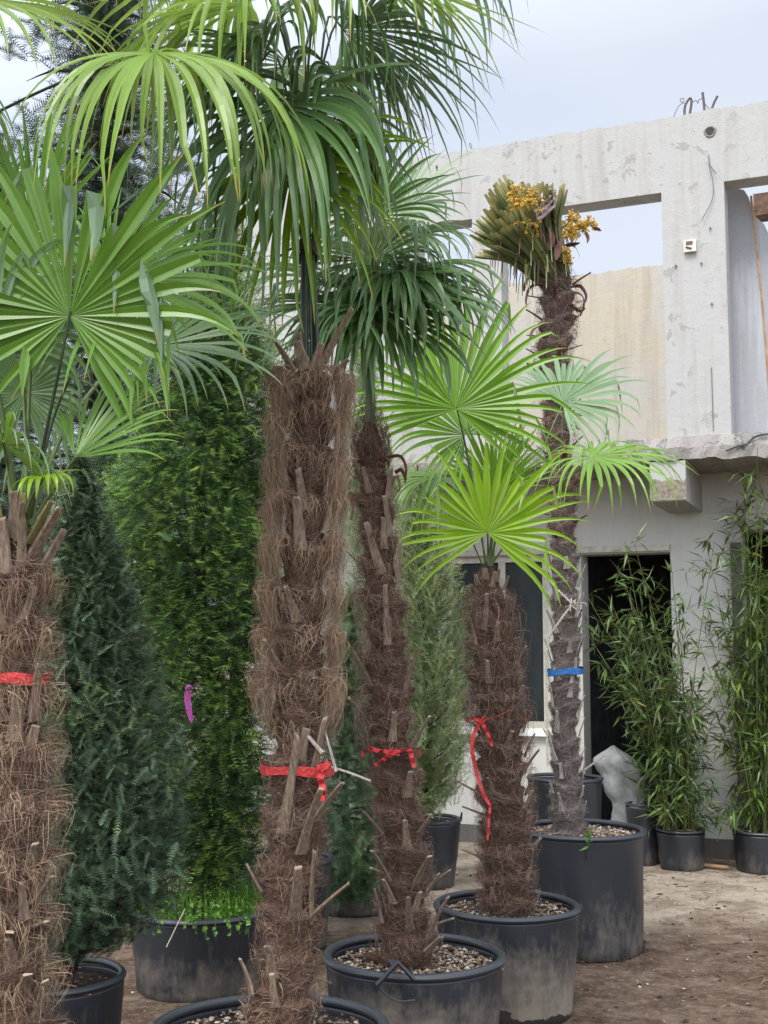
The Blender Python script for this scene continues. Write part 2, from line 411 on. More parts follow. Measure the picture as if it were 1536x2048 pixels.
def ground_mat():
    t = NT('bare_earth'); co = t.coord(); y = t.sep(co)[1]
    n1 = t.noise(1.6, 8, .65); n2 = t.noise(9, 10, .78); n3 = t.noise(75, 6, .8)
    earth = t.ramp(n2, [(.28, (.085, .053, .036)), (.50, (.20, .135, .094)), (.75, (.37, .275, .20))])
    tan_ = t.ramp(n2, [(.3, (.36, .285, .21)), (.7, (.60, .50, .385))])
    yy = t.math('ADD', y, t.math('MULTIPLY', t.math('SUBTRACT', n1, .5), 2.6))
    m = t.ramp(t.math('DIVIDE', yy, 20.), [(.355, 0.), (.40, 1.)])
    c = t.mix(m, earth, tan_)
    n4 = t.noise(3.4, 6, .7); c = t.mix(t.ramp(n4, [(.46, 0.), (.58, .75)]), c, t.mix(1., c, (.48, .42, .38), 'MULTIPLY'))
    n5 = t.noise(30, 5, .7); c = t.mix(t.ramp(n5, [(.55, 0.), (.66, .45)]), c, (.42, .35, .27)); c = t.mix(t.ramp(n5, [(.32, .55), (.42, 0.)]), c, (.05, .034, .026))
    c = t.mix(t.ramp(n3, [(.58, 0.), (.75, .5)]), c, (.30, .25, .20))
    c = t.mix(t.ramp(n3, [(.25, .7), (.40, 0.)]), c, (.030, .021, .017))
    h = t.math('ADD', n2, t.math('MULTIPLY', n3, .7))
    return t.done(t.bsdf(c, .95, .12, t.bump(h, 1., .035)))
M['ground'] = ground_mat()

# ------------------------------------------------------------------ ground
def axis_steps(lo, hi, dlo, dhi, step):
    a = np.arange(dlo, dhi + 1e-6, step)
    l = dlo - np.geomspace(step * 2, dlo - lo, 14)[::-1]; r = dhi + np.geomspace(step * 2, hi - dhi, 14)
    return np.concatenate([l, a, r])
def ground_h(x, y):
    near = np.clip(1.2 - np.abs(y - 6.) / 9., 0, 1)
    return (wave(x, y, 3, 4, 2.0) * .010 + wave(x, y, 5, 3, 14.) * .006) * near - .004
gx = axis_steps(-400, 400, -3.2, 4.6, .045); gy = axis_steps(-300, 900, 2.6, 11., .045)
GX, GY = np.meshgrid(gx, gy)
mb = MB(); nx = len(gx)
i, j = np.meshgrid(np.arange(len(gy) - 1), np.arange(nx - 1), indexing='ij')
mb.add(np.stack([GX, GY, ground_h(GX, GY)], -1), np.stack([i * nx + j, i * nx + j + 1, (i + 1) * nx + j + 1, (i + 1) * nx + j], -1).reshape(-1, 4))
tag(mb.build('ground', M['ground'], smooth=True), kind='structure')

# ------------------------------------------------------------------ the half-demolished building
ANG = radians(22.5)
FD = A3(cos(ANG), -sin(ANG), 0); FM = A3(sin(ANG), cos(ANG), 0); FO = gnd(1430, 1715)
UZ = A3(0, 0, 1)
def fac(px, py, off):
    r = ray(px, py); c = A3(0, 0, CAMH); t = ((FO + FM * off - c) @ FM) / (r @ FM); q = c + r * t
    return (q - FO) @ FD, q[2]
def FW(s, z, off): return FO + FD * s + FM * off + UZ * z
def facs(px, py, off): return fac(px, py, off)[0]
def facz(px, py, off): return fac(px, py, off)[1]
def wall_grid(mb, s0, s1, z0, z1, off0, off1, holes=(), jag=None, step=.11):
    ss = np.unique(np.round(np.concatenate([np.arange(s0, s1, step), [s1], [h[k] for h in holes for k in (0, 1)]]), 4))
    zs = np.unique(np.round(np.concatenate([[z0, z1], [h[k] for h in holes for k in (2, 3)]]), 4))
    ss = ss[(ss >= s0 - 1e-3) & (ss <= s1 + 1e-3)]; zs = zs[(zs >= z0 - 1e-3) & (zs <= z1 + 1e-3)]
    ns, nz_ = len(ss), len(zs); idx = lambda a, b, d: (d * nz_ + b) * ns + a
    V = []
    for off in (off0, off1):
        for k, z in enumerate(zs):
            for s in ss:
                zz = z + (jag(s) if jag is not None and k == nz_ - 1 else 0)
                V.append(FW(s, zz, off))
    fill = np.ones((ns - 1, nz_ - 1), bool)
    for h in holes:
        for a in range(ns - 1):
            for b in range(nz_ - 1):
                cs, cz = (ss[a] + ss[a + 1]) / 2, (zs[b] + zs[b + 1]) / 2
                if h[0] < cs < h[1] and h[2] < cz < h[3]: fill[a, b] = False
    F = []
    g = lambda a, b: 0 <= a < ns - 1 and 0 <= b < nz_ - 1 and fill[a, b]
    for a in range(ns - 1):
        for b in range(nz_ - 1):
            if not fill[a, b]: continue
            F.append([idx(a, b, 0), idx(a + 1, b, 0), idx(a + 1, b + 1, 0), idx(a, b + 1, 0)])
            F.append([idx(a, b, 1), idx(a, b + 1, 1), idx(a + 1, b + 1, 1), idx(a + 1, b, 1)])
            if not g(a - 1, b): F.append([idx(a, b, 0), idx(a, b + 1, 0), idx(a, b + 1, 1), idx(a, b, 1)])
            if not g(a + 1, b): F.append([idx(a + 1, b, 0), idx(a + 1, b, 1), idx(a + 1, b + 1, 1), idx(a + 1, b + 1, 0)])
            if not g(a, b - 1): F.append([idx(a, b, 0), idx(a, b, 1), idx(a + 1, b, 1), idx(a + 1, b, 0)])
            if not g(a, b + 1): F.append([idx(a, b + 1, 0), idx(a + 1, b + 1, 0), idx(a + 1, b + 1, 1), idx(a, b + 1, 1)])
    mb.add(V, F)
def fbox(mb, s0, s1, z0, z1, o0, o1):
    box(mb, FW((s0 + s1) / 2, (z0 + z1) / 2, (o0 + o1) / 2), FD * (s1 - s0) / 2, FM * (o1 - o0) / 2, UZ * (z1 - z0) / 2)

UP = -.82                                     # front plane of the upper wall; the floor slab juts a little more
SL0, SL1 = facz(1200, 928, -.86), facz(1140, 888, -.86)
TOPZ = facz(1250, 248, UP)
OPZ = facz(1230, 398, UP)
bld = empty('concrete_building', FO, 'half demolished two storey white concrete building with empty window openings and no roof', 'building')
SA, SB = -4.15, 1.75
j1 = lambda s: .005 * math.sin(s * 5) + .005 * math.sin(s * 23 + 1) * math.sin(s * 3) + float(rng.normal(0, .006))
mb = MB()
hB = (facs(1003, 600, UP), facs(1328, 600, UP), SL1, OPZ)
hA = (facs(832, 600, UP), facs(945, 600, UP), SL1 + .75, OPZ)
hC = (facs(1455, 600, UP), SB - .25, SL1, facz(1455, 362, UP))
wall_grid(mb, SA, SB, SL1, TOPZ, UP, UP + .20, [hA, hB, hC], j1, .07)
mb.build('upper_wall', M['plaster'], bld)
mb = MB()
BK = 3.0
wall_grid(mb, SA + .02, SB + .6, SL1, facz(1230, 541, BK), BK, BK + .2, [], j1, .06)
mb.build('rear_wall', M['plaster_beige'], bld)
# floor slab with a crumbled front edge
mb = MB(); ss = np.arange(SA - .05, SB + .06, .05); V = []; F = []
for k, s in enumerate(ss):
    e = lambda a: float(rng.normal(0, a))
    V += [FW(s, SL0 + e(.006) - (.012 if s > .2 else 0), -.86 + e(.006)), FW(s, (SL0 + SL1) / 2 + e(.006), -.875 + e(.007)), FW(s, SL1 + e(.004), -.86 + e(.006)), FW(s, SL1, 3.9), FW(s, SL0, 3.9)]
    if k:
        for q in range(5): F.append([k * 5 - 5 + q, k * 5 + q, k * 5 + (q + 1) % 5, k * 5 - 5 + (q + 1) % 5])
mb.add(V, F); n5 = (len(ss) - 1) * 5
mb.add(V[:5], [[4, 3, 2, 1, 0]]); mb.add(V[n5:n5 + 5], [[0, 1, 2, 3, 4]])
mb.build('floor_slab', M['concrete'], bld)
# the ragged crack in the slab edge
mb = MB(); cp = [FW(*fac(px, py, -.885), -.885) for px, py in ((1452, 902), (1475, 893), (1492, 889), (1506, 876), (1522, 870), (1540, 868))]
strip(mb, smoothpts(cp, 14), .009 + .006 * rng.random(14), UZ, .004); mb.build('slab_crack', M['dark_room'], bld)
# corbel under the slab
mb = MB(); c0, c1 = -.285, -.02; zc = facz(1330, 1003, -.84)
fbox(mb, c0, c1, zc, SL0 - .004, -.84, .0); mb.build('corbel', M['plaster'], bld)
mb = MB(); zb = zc + .006; V = []; F = []
for q in range(13):
    s = c0 + (c1 - c0) * q / 12; h = .15 + float(rng.normal(0, .012))
    V += [FW(s, zb, -.853), FW(s, zb + h, -.853 + float(rng.normal(0, .003))), FW(s, zb + h, -.838), FW(s, zb, -.838)]
    if q:
        for w in range(4): F.append([q * 4 - 4 + w, q * 4 + w, q * 4 + (w + 1) % 4, q * 4 - 4 + (w + 1) % 4])
mb.add(V, F); mb.build('broken_corner', M['hole'], bld)
# lower wall, its openings
wl, wr = facs(893, 1300, 0), facs(1098, 1300, 0); wt0, wb0 = facz(1000, 1112, 0), facz(1000, 1455, 0)
dl, dr = facs(1165, 1300, 0), facs(1345, 1300, 0)
dt = facz(1345, 1104, 0); rl = facs(1490, 1300, 0)
mb = MB(); wall_grid(mb, SA, SB, -.1, SL0 + .02, 0, .25, [(wl, wr, wb0, wt0), (dl, dr, -.1, dt), (rl, SB - .2, -.1, facz(1490, 1060, 0))], None, .3)
mb.build('lower_wall', M['plaster_shade'], bld)
mb = MB(); fbox(mb, wl - .10, dr + .0, wt0 + .004, wt0 + .055, -.03, -.002); mb.build('lintel', M['frame'], bld)
mb = MB(); fbox(mb, rl - .085, rl - .003, 0, facz(1480, 1085, 0), -.035, -.002); mb.build('door_jamb', M['concrete_dark'], bld)
mb = MB()
for a, b in ((SA, dl - .02), (dr + .02, rl - .09)): fbox(mb, a, b, -.1, facz(1000, 1652, 0), -.022, -.002)
mb.build('plinth', M['concrete_dark'], bld)
# window under the slab
mb = MB(); t = .055
for a in (wl, wr - t): fbox(mb, a, a + t, wb0, wt0, .02, .09)
for z in (wb0, wt0 - t): fbox(mb, wl + t, wr - t, z, z + t, .02, .09)
mid = facs(1000, 1300, 0.05); fbox(mb, mid, mid + .06, wb0 + t, wt0 - t, .025, .085)
fr = mb.build('window', M['frame'], bld)
for a, b in ((wl + t, mid), (mid + .06, wr - t)):
    mb = MB(); fbox(mb, a + .001, b - .001, wb0 + t + .001, wt0 - t - .001, .05, .056); mb.build('pane', M['glass'], fr)
mb = MB(); fbox(mb, wl - .05, wr + .05, wb0 - .06, wb0 - .003, -.05, .03); mb.build('sill', M['white_paint'], fr)
# dark rooms behind the openings
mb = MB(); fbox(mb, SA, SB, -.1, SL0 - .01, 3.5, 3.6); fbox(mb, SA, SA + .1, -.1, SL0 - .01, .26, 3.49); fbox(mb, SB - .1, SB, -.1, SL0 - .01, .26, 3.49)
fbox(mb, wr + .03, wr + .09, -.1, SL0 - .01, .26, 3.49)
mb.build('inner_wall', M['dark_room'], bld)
# broken partition seen through the doorway upstairs
mb = MB(); PO = -.42
pg = [fac(px, py, PO) for px, py in ((1440, 860), (1440, 372), (1470, 376), (1488, 380), (1497, 394), (1510, 432), (1528, 448), (1552, 500), (1600, 560), (1640, 860))]
pg[0] = (pg[0][0], SL1 - .01); pg[-1] = (pg[-1][0], SL1 - .01); k = len(pg)
V = [FW(s, z, PO) for s, z in pg] + [FW(s, z, PO + .1) for s, z in pg]
mb.add(V, [list(range(k))[::-1], list(range(k, 2 * k))]); mb.add(V, [[q, (q + 1) % k, k + (q + 1) % k, k + q] for q in range(k)])
mb.build('partition', M['plaster_blue'], bld)
mb = MB(); s0, z0 = fac(1506, 388, .5); fbox(mb, s0, s0 + .8, z0 - .19, z0 + .0, .5, .7); mb.build('timber_beam', M['timber'], bld)
mb = MB(); a = FW(*fac(1502, 392, -.45), -.45); b = FW(*fac(1540, 800, -.56), -.56)
tube(mb, smoothpts([a, (a + b) / 2 + A3(.01, 0, .0), b], 10), .009, 6); mb.build('wooden_batten', M['stick'], bld)
# small things fixed to the upper wall
def rebar(pts, r=.010):
    mb = MB(); p3 = [FW(*fac(px, py, UP + .08), UP + .08) for px, py in pts]; tube(mb, smoothpts(p3, 12), r, 6); mb.build('rebar', M['wire'], bld)
rebar([(1369, 235), (1370, 212), (1380, 196), (1383, 205), (1379, 232)]); rebar([(1409, 222), (1407, 200), (1405, 185)]); rebar([(1421, 225), (1428, 206), (1435, 192)])
rebar([(1345, 240), (1356, 214), (1366, 205), (1368, 198), (1362, 197), (1361, 203), (1370, 207)], .003); rebar([(1384, 205), (1392, 201), (1396, 207), (1397, 200), (1405, 197)], .003)
rebar([(1407, 203), (1414, 213), (1424, 222)], .003); rebar([(936, 312), (944, 305), (942, 287), (938, 290), (946, 300), (960, 296)], .003)
def onwall(px, py, o=UP - .012): return FW(*fac(px, py, o), o)
mb = MB(); tube(mb, smoothpts([onwall(1417, 309), onwall(1419, 335, UP - .03), onwall(1426, 365, UP - .03), onwall(1424, 400, UP - .02), onwall(1403, 441, UP - .03)], 24), .0032, 6)
tube(mb, smoothpts([onwall(1417, 312), onwall(1420, 330, UP - .02), onwall(1432, 347, UP - .03)], 10), .004, 6); mb.build('loose_cable', M['cable'], bld)
hs, hz = fac(1420, 264, UP)
mb = MB(); kk = 20; aa = np.arange(kk) * 2 * pi / kk
rings = []
for rr, oo in ((.046, UP - .004), (.038, UP - .010), (.030, UP - .003)):
    rings.append([FW(hs + rr * cos(x) * (1 + .1 * sin(3 * x)), hz + rr * sin(x), oo) for x in aa])
V = np.array(rings).reshape(-1, 3); F = [[q * kk + w, q * kk + (w + 1) % kk, (q + 1) * kk + (w + 1) % kk, (q + 1) * kk + w] for q in range(2) for w in range(kk)]
mb.add(V, F); hole = mb.build('pipe_hole', M['hole'], bld)
mb = MB(); mb.add(V[2 * kk:], [list(range(kk))[::-1]]); mb.build('hole_shade', M['dark_room'], hole)  # dark disc on the wall face, painted in place of shade inside the hole
bs, bz = fac(1381, 494, UP)
mb = MB(); fbox(mb, bs - .045, bs + .045, bz - .045, bz + .045, UP - .035, UP - .002); sk = mb.build('socket_box', M['socket'], bld)
mb = MB(); fbox(mb, bs - .028, bs + .022, bz + .010, bz + .034, UP - .042, UP - .036)
tube(mb, [FW(bs - .03, bz - .008, UP - .040), FW(bs + .012, bz - .024, UP - .040)], .007, 6); mb.build('open_contact', M['timber'], sk)
mb = MB(); s0, z0 = fac(1423, 735, UP); s1, z1 = fac(1427, 862, UP)
strip(mb, [FW(s0, z0, UP - .004), FW(s1, z1, UP - .004)], .006, FD, .002); mb.build('wall_conduit', M['cable'], bld)
for px, py in ((1421, 457), (1352, 532), (1403, 527), (1424, 608)):
    mb = MB(); s0, z0 = fac(px, py, UP); tube(mb, [FW(s0, z0, UP - .02), FW(s0, z0, UP + .01)], .007, 8); mb.build('wall_plug', M['cable'], bld)

# ------------------------------------------------------------------ plastic pots
M['rim'] = plastic_pot('pot_rim_plastic', .10, .5, col=(.026, .029, .034))
PEB_V = unit(np.array([[1, 0, 0], [-1, 0, 0], [0, 1, 0], [0, -1, 0], [0, 0, 1], [0, 0, -1.]]))
PEB_F = np.array([[0, 2, 4], [2, 1, 4], [1, 3, 4], [3, 0, 4], [2, 0, 5], [1, 2, 5], [3, 1, 5], [0, 3, 5]])
def pebbles(mb, C, size, flat=.6):
    n = len(C); s = size * rng.uniform(.5, 1.3, (n, 1, 1)) * rng.uniform(.6, 1.3, (n, 1, 3)); s[:, :, 2] *= flat
    a = rng.uniform(0, 6.28, n); R = np.zeros((n, 3, 3)); R[:, 0, 0] = np.cos(a); R[:, 0, 1] = -np.sin(a); R[:, 1, 0] = np.sin(a); R[:, 1, 1] = np.cos(a); R[:, 2, 2] = 1
    V = np.einsum('nij,nvj->nvi', R, PEB_V[None] * s + rng.normal(0, .12, (n, 6, 3)) * s) + C[:, None]
    F = PEB_F[None] + (np.arange(n) * 6)[:, None, None]
    mb.add(V.reshape(-1, 3), F.reshape(-1, 3), 0., np.repeat(rng.random(n), 6))
def pot(px, Y, R, H, label, dust=.5, wet=0., group='black plastic nursery pots', base=.86, gravel=160, psize=.011, seed=0, fill=.055, dh=0., handles=()):
    rim_h = H if H < 50 else None
    c = P(px, 1290, Y); c = A3(c[0], c[1], float(ground_h(c[0], c[1])) - .004)
    if rim_h is None: H = P(px, H, Y)[2] - c[2]
    root = empty('plant_pot', c, label, 'pot', group)
    m = plastic_pot('pot_plastic_%s' % label[:12].replace(' ', '_'), dust, H, wet, dh)
    jit = lambda a, z: .006 * R / .3 * np.sin(2 * a + seed) + .003 * np.sin(5 * a + seed * 2 + z * 9)
    mb = MB(); rb = R * base
    prof = [(0.001, .0), (rb - .012, .0), (rb, .012)] + [(rb + (R * .965 - rb) * t, .012 + (H - .05) * t) for t in np.linspace(.08, 1, 10)]
    prof += [(R * .965, H - .030), (R * .93, H - .030), (R * .925, H - .04)] + [(R * .925 - .04 * R * t, H - .04 - (H * .5) * t) for t in (.3, .7, 1.)]
    lathe(mb, c, prof, 72, jit); mb.build('body', m, root, True)
    mb = MB(); a = np.linspace(0, 2 * pi, 11)[:-1]; rr = .017 * (R / .33) ** .5
    prof = [(R - rr + rr * cos(x), H - rr * .9 + rr * .9 * sin(x)) for x in a]; prof.append(prof[0])
    lathe(mb, c, prof, 72, jit); mb.build('rim', M['rim'], root, True)
    zs = H - fill
    mb = MB(); rs = np.linspace(.001, R * .915, 12); aa = np.arange(48) * 2 * pi / 48; V = []
    for r in rs: V.append(np.stack([c[0] + r * np.cos(aa), c[1] + r * np.sin(aa), c[2] + zs + .006 * wave(r * np.cos(aa) * 1., r * np.sin(aa), 9 + seed, 3, 22.)], 1))
    n = 48; F = [[q * n + w, q * n + (w + 1) % n, (q + 1) * n + (w + 1) % n, (q + 1) * n + w] for q in range(11) for w in range(n)]
    mb.add(np.concatenate(V), F); mb.build('soil', M['soil'], root, True)
    if gravel:
        mb = MB(); r = R * .9 * np.sqrt(rng.uniform(.05, 1, gravel)); t = rng.uniform(0, 2 * pi, gravel)
        pebbles(mb, np.stack([c[0] + r * np.cos(t), c[1] + r * np.sin(t), c[2] + zs + rng.uniform(.0, .018, gravel)], 1), psize)
        for q in range(10):
            r = R * .8 * math.sqrt(rng.random()); t = rng.uniform(0, 6.28); b = c + A3(r * cos(t), r * sin(t), zs + .015); d = rng.uniform(0, 6.28)
            tube(mb, [b, b + A3(cos(d), sin(d), .1) * rng.uniform(.04, .10)], .0035, 5, v=.45)
        o = mb.build('gravel', M['pebble'], root); o['kind'] = 'stuff'
    for ang, kind in handles:
        d = A3(cos(ang), sin(ang), 0); s = A3(-sin(ang), cos(ang), 0); top = c + d * (R - .005) + UZ * (H - .012)
        mb = MB()
        if kind == 'up': pts = [top - s * .055 - UZ * .05, top - s * .052 + UZ * .045, top - s * .045 + UZ * .052]; tube(mb, [*pts[::-1], pts[0] + s * .05 - UZ * .008, pts[0] + s * .10, *[p + s * .10 for p in pts[1:]]], .007, 4)
        elif kind == 'drop': tube(mb, [top - UZ * .035 - d * .012, top - UZ * .11 - d * .016], .011, 4)
        elif kind == 'spike': tube(mb, [top - UZ * .01, top + UZ * .05 + d * .01], [.012, .006], 6)
        else: tube(mb, [top - s * .055 - UZ * .07 + d * .012, top - s * .055 + UZ * .012 + d * .014, top + s * .055 + UZ * .004 + d * .014, top + s * .055 - UZ * .075 + d * .012], .0065, 4)
        mb.build('handle', m, root)
    root['zs'] = float(c[2] + zs)
    return root
pot_a = pot(546, 3.75, .350, .545, 'black pot cut off by the bottom edge of the photo, holding the thick shaggy palm', .35, handles=((radians(70), 'up'),), gravel=1300, psize=.007, seed=1)
pot_b = pot(826, 4.72, .335, 1903, 'dirty black pot with a broken handle on its front rim', .8, dh=.26, gravel=1700, psize=.008, seed=2)
pot_c = pot(1008, 5.80, .336, 1804, 'dusty black pot with rim handles and a wet patch along its foot', .66, .16, dh=.2, gravel=900, psize=.008, seed=3, handles=((radians(75), 'up'), (radians(215), 'loop')))
pot_d = pot(1155, 6.95, .362, 1654, 'tall clean black tub under the grey palm with the blue tape', .30, handles=((radians(-60), 'drop'), (radians(-95), 'drop')), gravel=1100, psize=.011, seed=4, base=.90, fill=.05)
pot_y = pot(135, 4.60, .245, 1945, 'small dark pot of bare soil under the bushy yew', .55, gravel=90, psize=.006, seed=5, fill=.05)
pot_t = pot(415, 6.20, .370, 1808, 'big streaked pot overgrown with bright weeds under the tall cone-shaped conifer', .42, gravel=40, seed=6)
pot_h = pot(560, 7.0, .31, 1712, 'dark pot mostly hidden behind the thick shaggy trunk', .35, gravel=0, seed=7)
pot_f = pot(706, 7.95, .31, 1715, 'low dark pot under the feathery conifer between the two palms', .5, gravel=30, seed=8)
pot_j = pot(846, 8.7, .262, 1634, 'dark pot with an upright handle stub under the pale juniper', .3, gravel=40, seed=9, base=.8, handles=((radians(-8), 'spike'),))
pot_k = pot(1125, 8.75, .27, 1552, 'large empty dark tub behind the tall tub of the grey palm', .2, gravel=0, seed=10)
pot_m = pot(1352, 9.37, .186, 1656, 'dented black pot of the bamboo in front of the dark doorway', .28, gravel=60, seed=11, fill=.02)
pot_n = pot(1512, 9.30, .222, 1658, 'creased black pot of the bamboo at the right edge of the photo', .35, gravel=60, seed=12, fill=.02)
pot_o = pot(1278, 9.55, .13, 1605, 'narrow black pot standing beside the lumpy grey sack', .25, gravel=0, seed=13, base=.8)
pot_z = pot(20, 3.15, .33, .45, 'black pot below the frame under the palm cut by the left edge', .4, gravel=60, seed=14)
pot_x = pot(-420, 3.35, .33, .45, 'black pot outside the left edge of the photo under the outermost palm', .4, gravel=0, seed=15)
# broken handle hanging on the front rim of one pot
mb = MB(); hy = 4.72 - .345
q = lambda px, py, d=0.: P(px, py, hy + d)
tube(mb, [q(776, 1934), q(778, 1921, -.01), q(797, 1925, -.02)], .007, 4); tube(mb, [q(754, 1970, -.02), q(796, 1925, -.025), q(826, 1957, -.015)], .009, 4)
tube(mb, smoothpts([q(758, 1975, -.012), q(775, 1992, -.01), q(800, 2003, -.008), q(830, 2000, -.006)], 8), .003, 4); tube(mb, [q(820, 1935, -.01), q(826, 1958, -.015)], .006, 4)
mb.build('handle', M['rim'], pot_b)
# stone urn by the doorway
uc = P(1232, 1690, 9.75); sc_ = 9.75 / FPX * .90; mb = MB()
prof = [(.001, 0)] + [(r * sc_, (1690 - y) * sc_) for r, y in ((36, 1690), (40, 1650), (42, 1610), (40, 1580), (37, 1568), (42, 1555), (44, 1540), (42, 1518), (42, 1508), (45, 1490), (42, 1476), (28, 1464), (12, 1456))] + [(.001, 242 * sc_)]
pz = np.linspace(0, 1, 40); pp_ = np.array(prof); cl = np.concatenate([[0], np.cumsum(np.linalg.norm(np.diff(pp_, axis=0), axis=1))]); prof2 = np.stack([np.interp(pz * cl[-1], cl, pp_[:, 0]), np.interp(pz * cl[-1], cl, pp_[:, 1])], 1)
lathe(mb, A3(uc[0], uc[1], 0), prof2, 64, lambda a, z: .012 * np.sin(3 * a + z * 6) + .008 * np.sin(5 * a - z * 11))
sv = mb.V[0]; a_ = np.arctan2(sv[:, 1] - uc[1], sv[:, 0] - uc[0]); dr_ = 1 + .26 * wave(a_ * 1.6, sv[:, 2] * 9, 31, 5, 1.5)
mb.V[0] = np.stack([uc[0] + .05 + (sv[:, 0] - uc[0]) * dr_ + .06 * np.sin(sv[:, 2] * 5), uc[1] + (sv[:, 1] - uc[1]) * dr_, sv[:, 2]], 1)
tag(mb.build('garden_sack', M['sack'], smooth=True), 'lumpy pale grey sack standing by the dark doorway behind the bamboo', 'sack')

# ------------------------------------------------------------------ palms
class Trunk:
    def __init__(s, pts, Y):
        w = np.array([np.append(P(a, b, Y), c * Y / FPX / 2) for a, b, c in pts]); w = w[np.argsort(w[:, 2])]
        s.z, s.x, s.r, s.Y = w[:, 2], w[:, 0], w[:, 3], Y; s.z0, s.z1 = s.z[0], s.z[-1]
    def c(s, z): return np.stack([np.interp(z, s.z, s.x), np.full(np.shape(z), s.Y), np.asarray(z, float)], -1)
    def rad(s, z): return np.interp(z, s.z, s.r)
    def pt(s, z, phi, k=1., add=0.):
        r = s.rad(z) * k + add; c = s.c(z)
        return c + np.stack([np.cos(phi) * r, np.sin(phi) * r, np.zeros(np.shape(z))], -1)
    def make_surf(s, dz=.034, span=.17, lift=.26, wphi=1.0, seed=0, tier=.115):
        g = np.random.default_rng(seed + 50); s.gz = np.linspace(s.z0, s.z1, 460); s.na = 96; a = np.arange(s.na) * 2 * pi / s.na
        Z, A = np.meshgrid(s.gz, a, indexing='ij'); H = np.zeros_like(Z)
        for k in range(int((s.z1 - s.z0) / dz) + 6):
            zk = s.z0 - .15 + k * dz + g.normal(0, .012); ak = k * 2.39996 + g.normal(0, .25); w = wphi * g.uniform(.75, 1.2); sp = span * g.uniform(.7, 1.25)
            d = np.abs((A - ak + pi) % (2 * pi) - pi) / w; t = (Z - zk) / sp
            top = 1. - .38 * d ** 1.5 + .07 * np.sin(A * 23 + k) + .05 * np.sin(A * 37 + k * 2)
            h = np.where((d < 1) & (t > 0) & (t < top), (.25 + .75 * t / np.maximum(top, .2)) * (1 - d ** 4), 0) * g.uniform(.7, 1.15)
            H = np.maximum(H, h)
        tw = (Z - s.z0 + .022 * np.sin(A + seed) + .012 * np.sin(3 * A + seed * 2 + Z * 5) + .02 * np.sin(Z * 7 + seed)) / tier; s.tier = tier
        saw = tw % 1.; saw = np.where(saw < .90, .12 + .88 * (saw / .90) ** 1.3, 1 - (saw - .90) / .10 * .88)
        H = H * (.25 + .75 * saw) + .30 * saw
        s.gh = .56 + lift * H * np.clip((s.z1 - Z) / .06, .2, 1) + .02 * wave(A * 3, Z * 40, seed, 3, 1.6)
    def tiers(s, lo, hi): return [z for z in s.z0 + s.tier * (np.arange(80) + .88) if lo < z < hi]
    def surf(s, Z, Aa):
        fi = np.clip((np.asarray(Z) - s.z0) / (s.z1 - s.z0) * 459, 0, 458.99); fa = (np.asarray(Aa) / (2 * pi) * s.na) % s.na
        i0 = fi.astype(int); a0 = fa.astype(int) % s.na; a1 = (a0 + 1) % s.na; u = fi - i0; v = fa - np.floor(fa)
        return (s.gh[i0, a0] * (1 - u) + s.gh[i0 + 1, a0] * u) * (1 - v) + (s.gh[i0, a1] * (1 - u) + s.gh[i0 + 1, a1] * u) * v
    def zpx(s, py): return P(768, py, s.Y)[2]
def trunk_mesh(T, mat, root, **kw):
    T.make_surf(**kw)
    nz_, k = 640, 120; zs = np.linspace(T.z0, T.z1, nz_); a = np.arange(k) * 2 * pi / k; Z, Aa = np.meshgrid(zs, a, indexing='ij')
    k_ = T.surf(Z, Aa)
    r = T.rad(Z) * k_; C = T.c(Z)
    V = C + np.stack([np.cos(Aa) * r, np.sin(Aa) * r, 0 * r], -1)
    i, j = np.meshgrid(np.arange(nz_ - 1), np.arange(k), indexing='ij')
    mb = MB(); mb.add(V, np.stack([i * k + j, i * k + (j + 1) % k, (i + 1) * k + (j + 1) % k, (i + 1) * k + j], -1).reshape(-1, 4))
    mb.add(np.concatenate([V[-1], T.c(zs[-1:])]), [[j, (j + 1) % k, k] for j in range(k)])
    return mb.build('trunk', mat, root, True)
def ribbons(mb, PTS, w, side, v):
    """PTS (N,K,3) strands -> flat hair-thin ribbons"""
    N, K = PTS.shape[:2]; tap = np.linspace(1, .35, K)[None, :, None]
    S = side * (w[:, None, None] * .5) * tap
    V = np.stack([PTS - S, PTS + S], 2).reshape(-1, 3)
    b = (np.arange(N) * K * 2)[:, None, None]; k = (np.arange(K - 1) * 2)[None, :, None]
    F = (b + k + np.array([0, 1, 3, 2])[None, None]).reshape(-1, 4)
    mb.add(V, F, np.tile(np.repeat(np.linspace(0, 1, K), 2), N), np.repeat(v, K * 2))
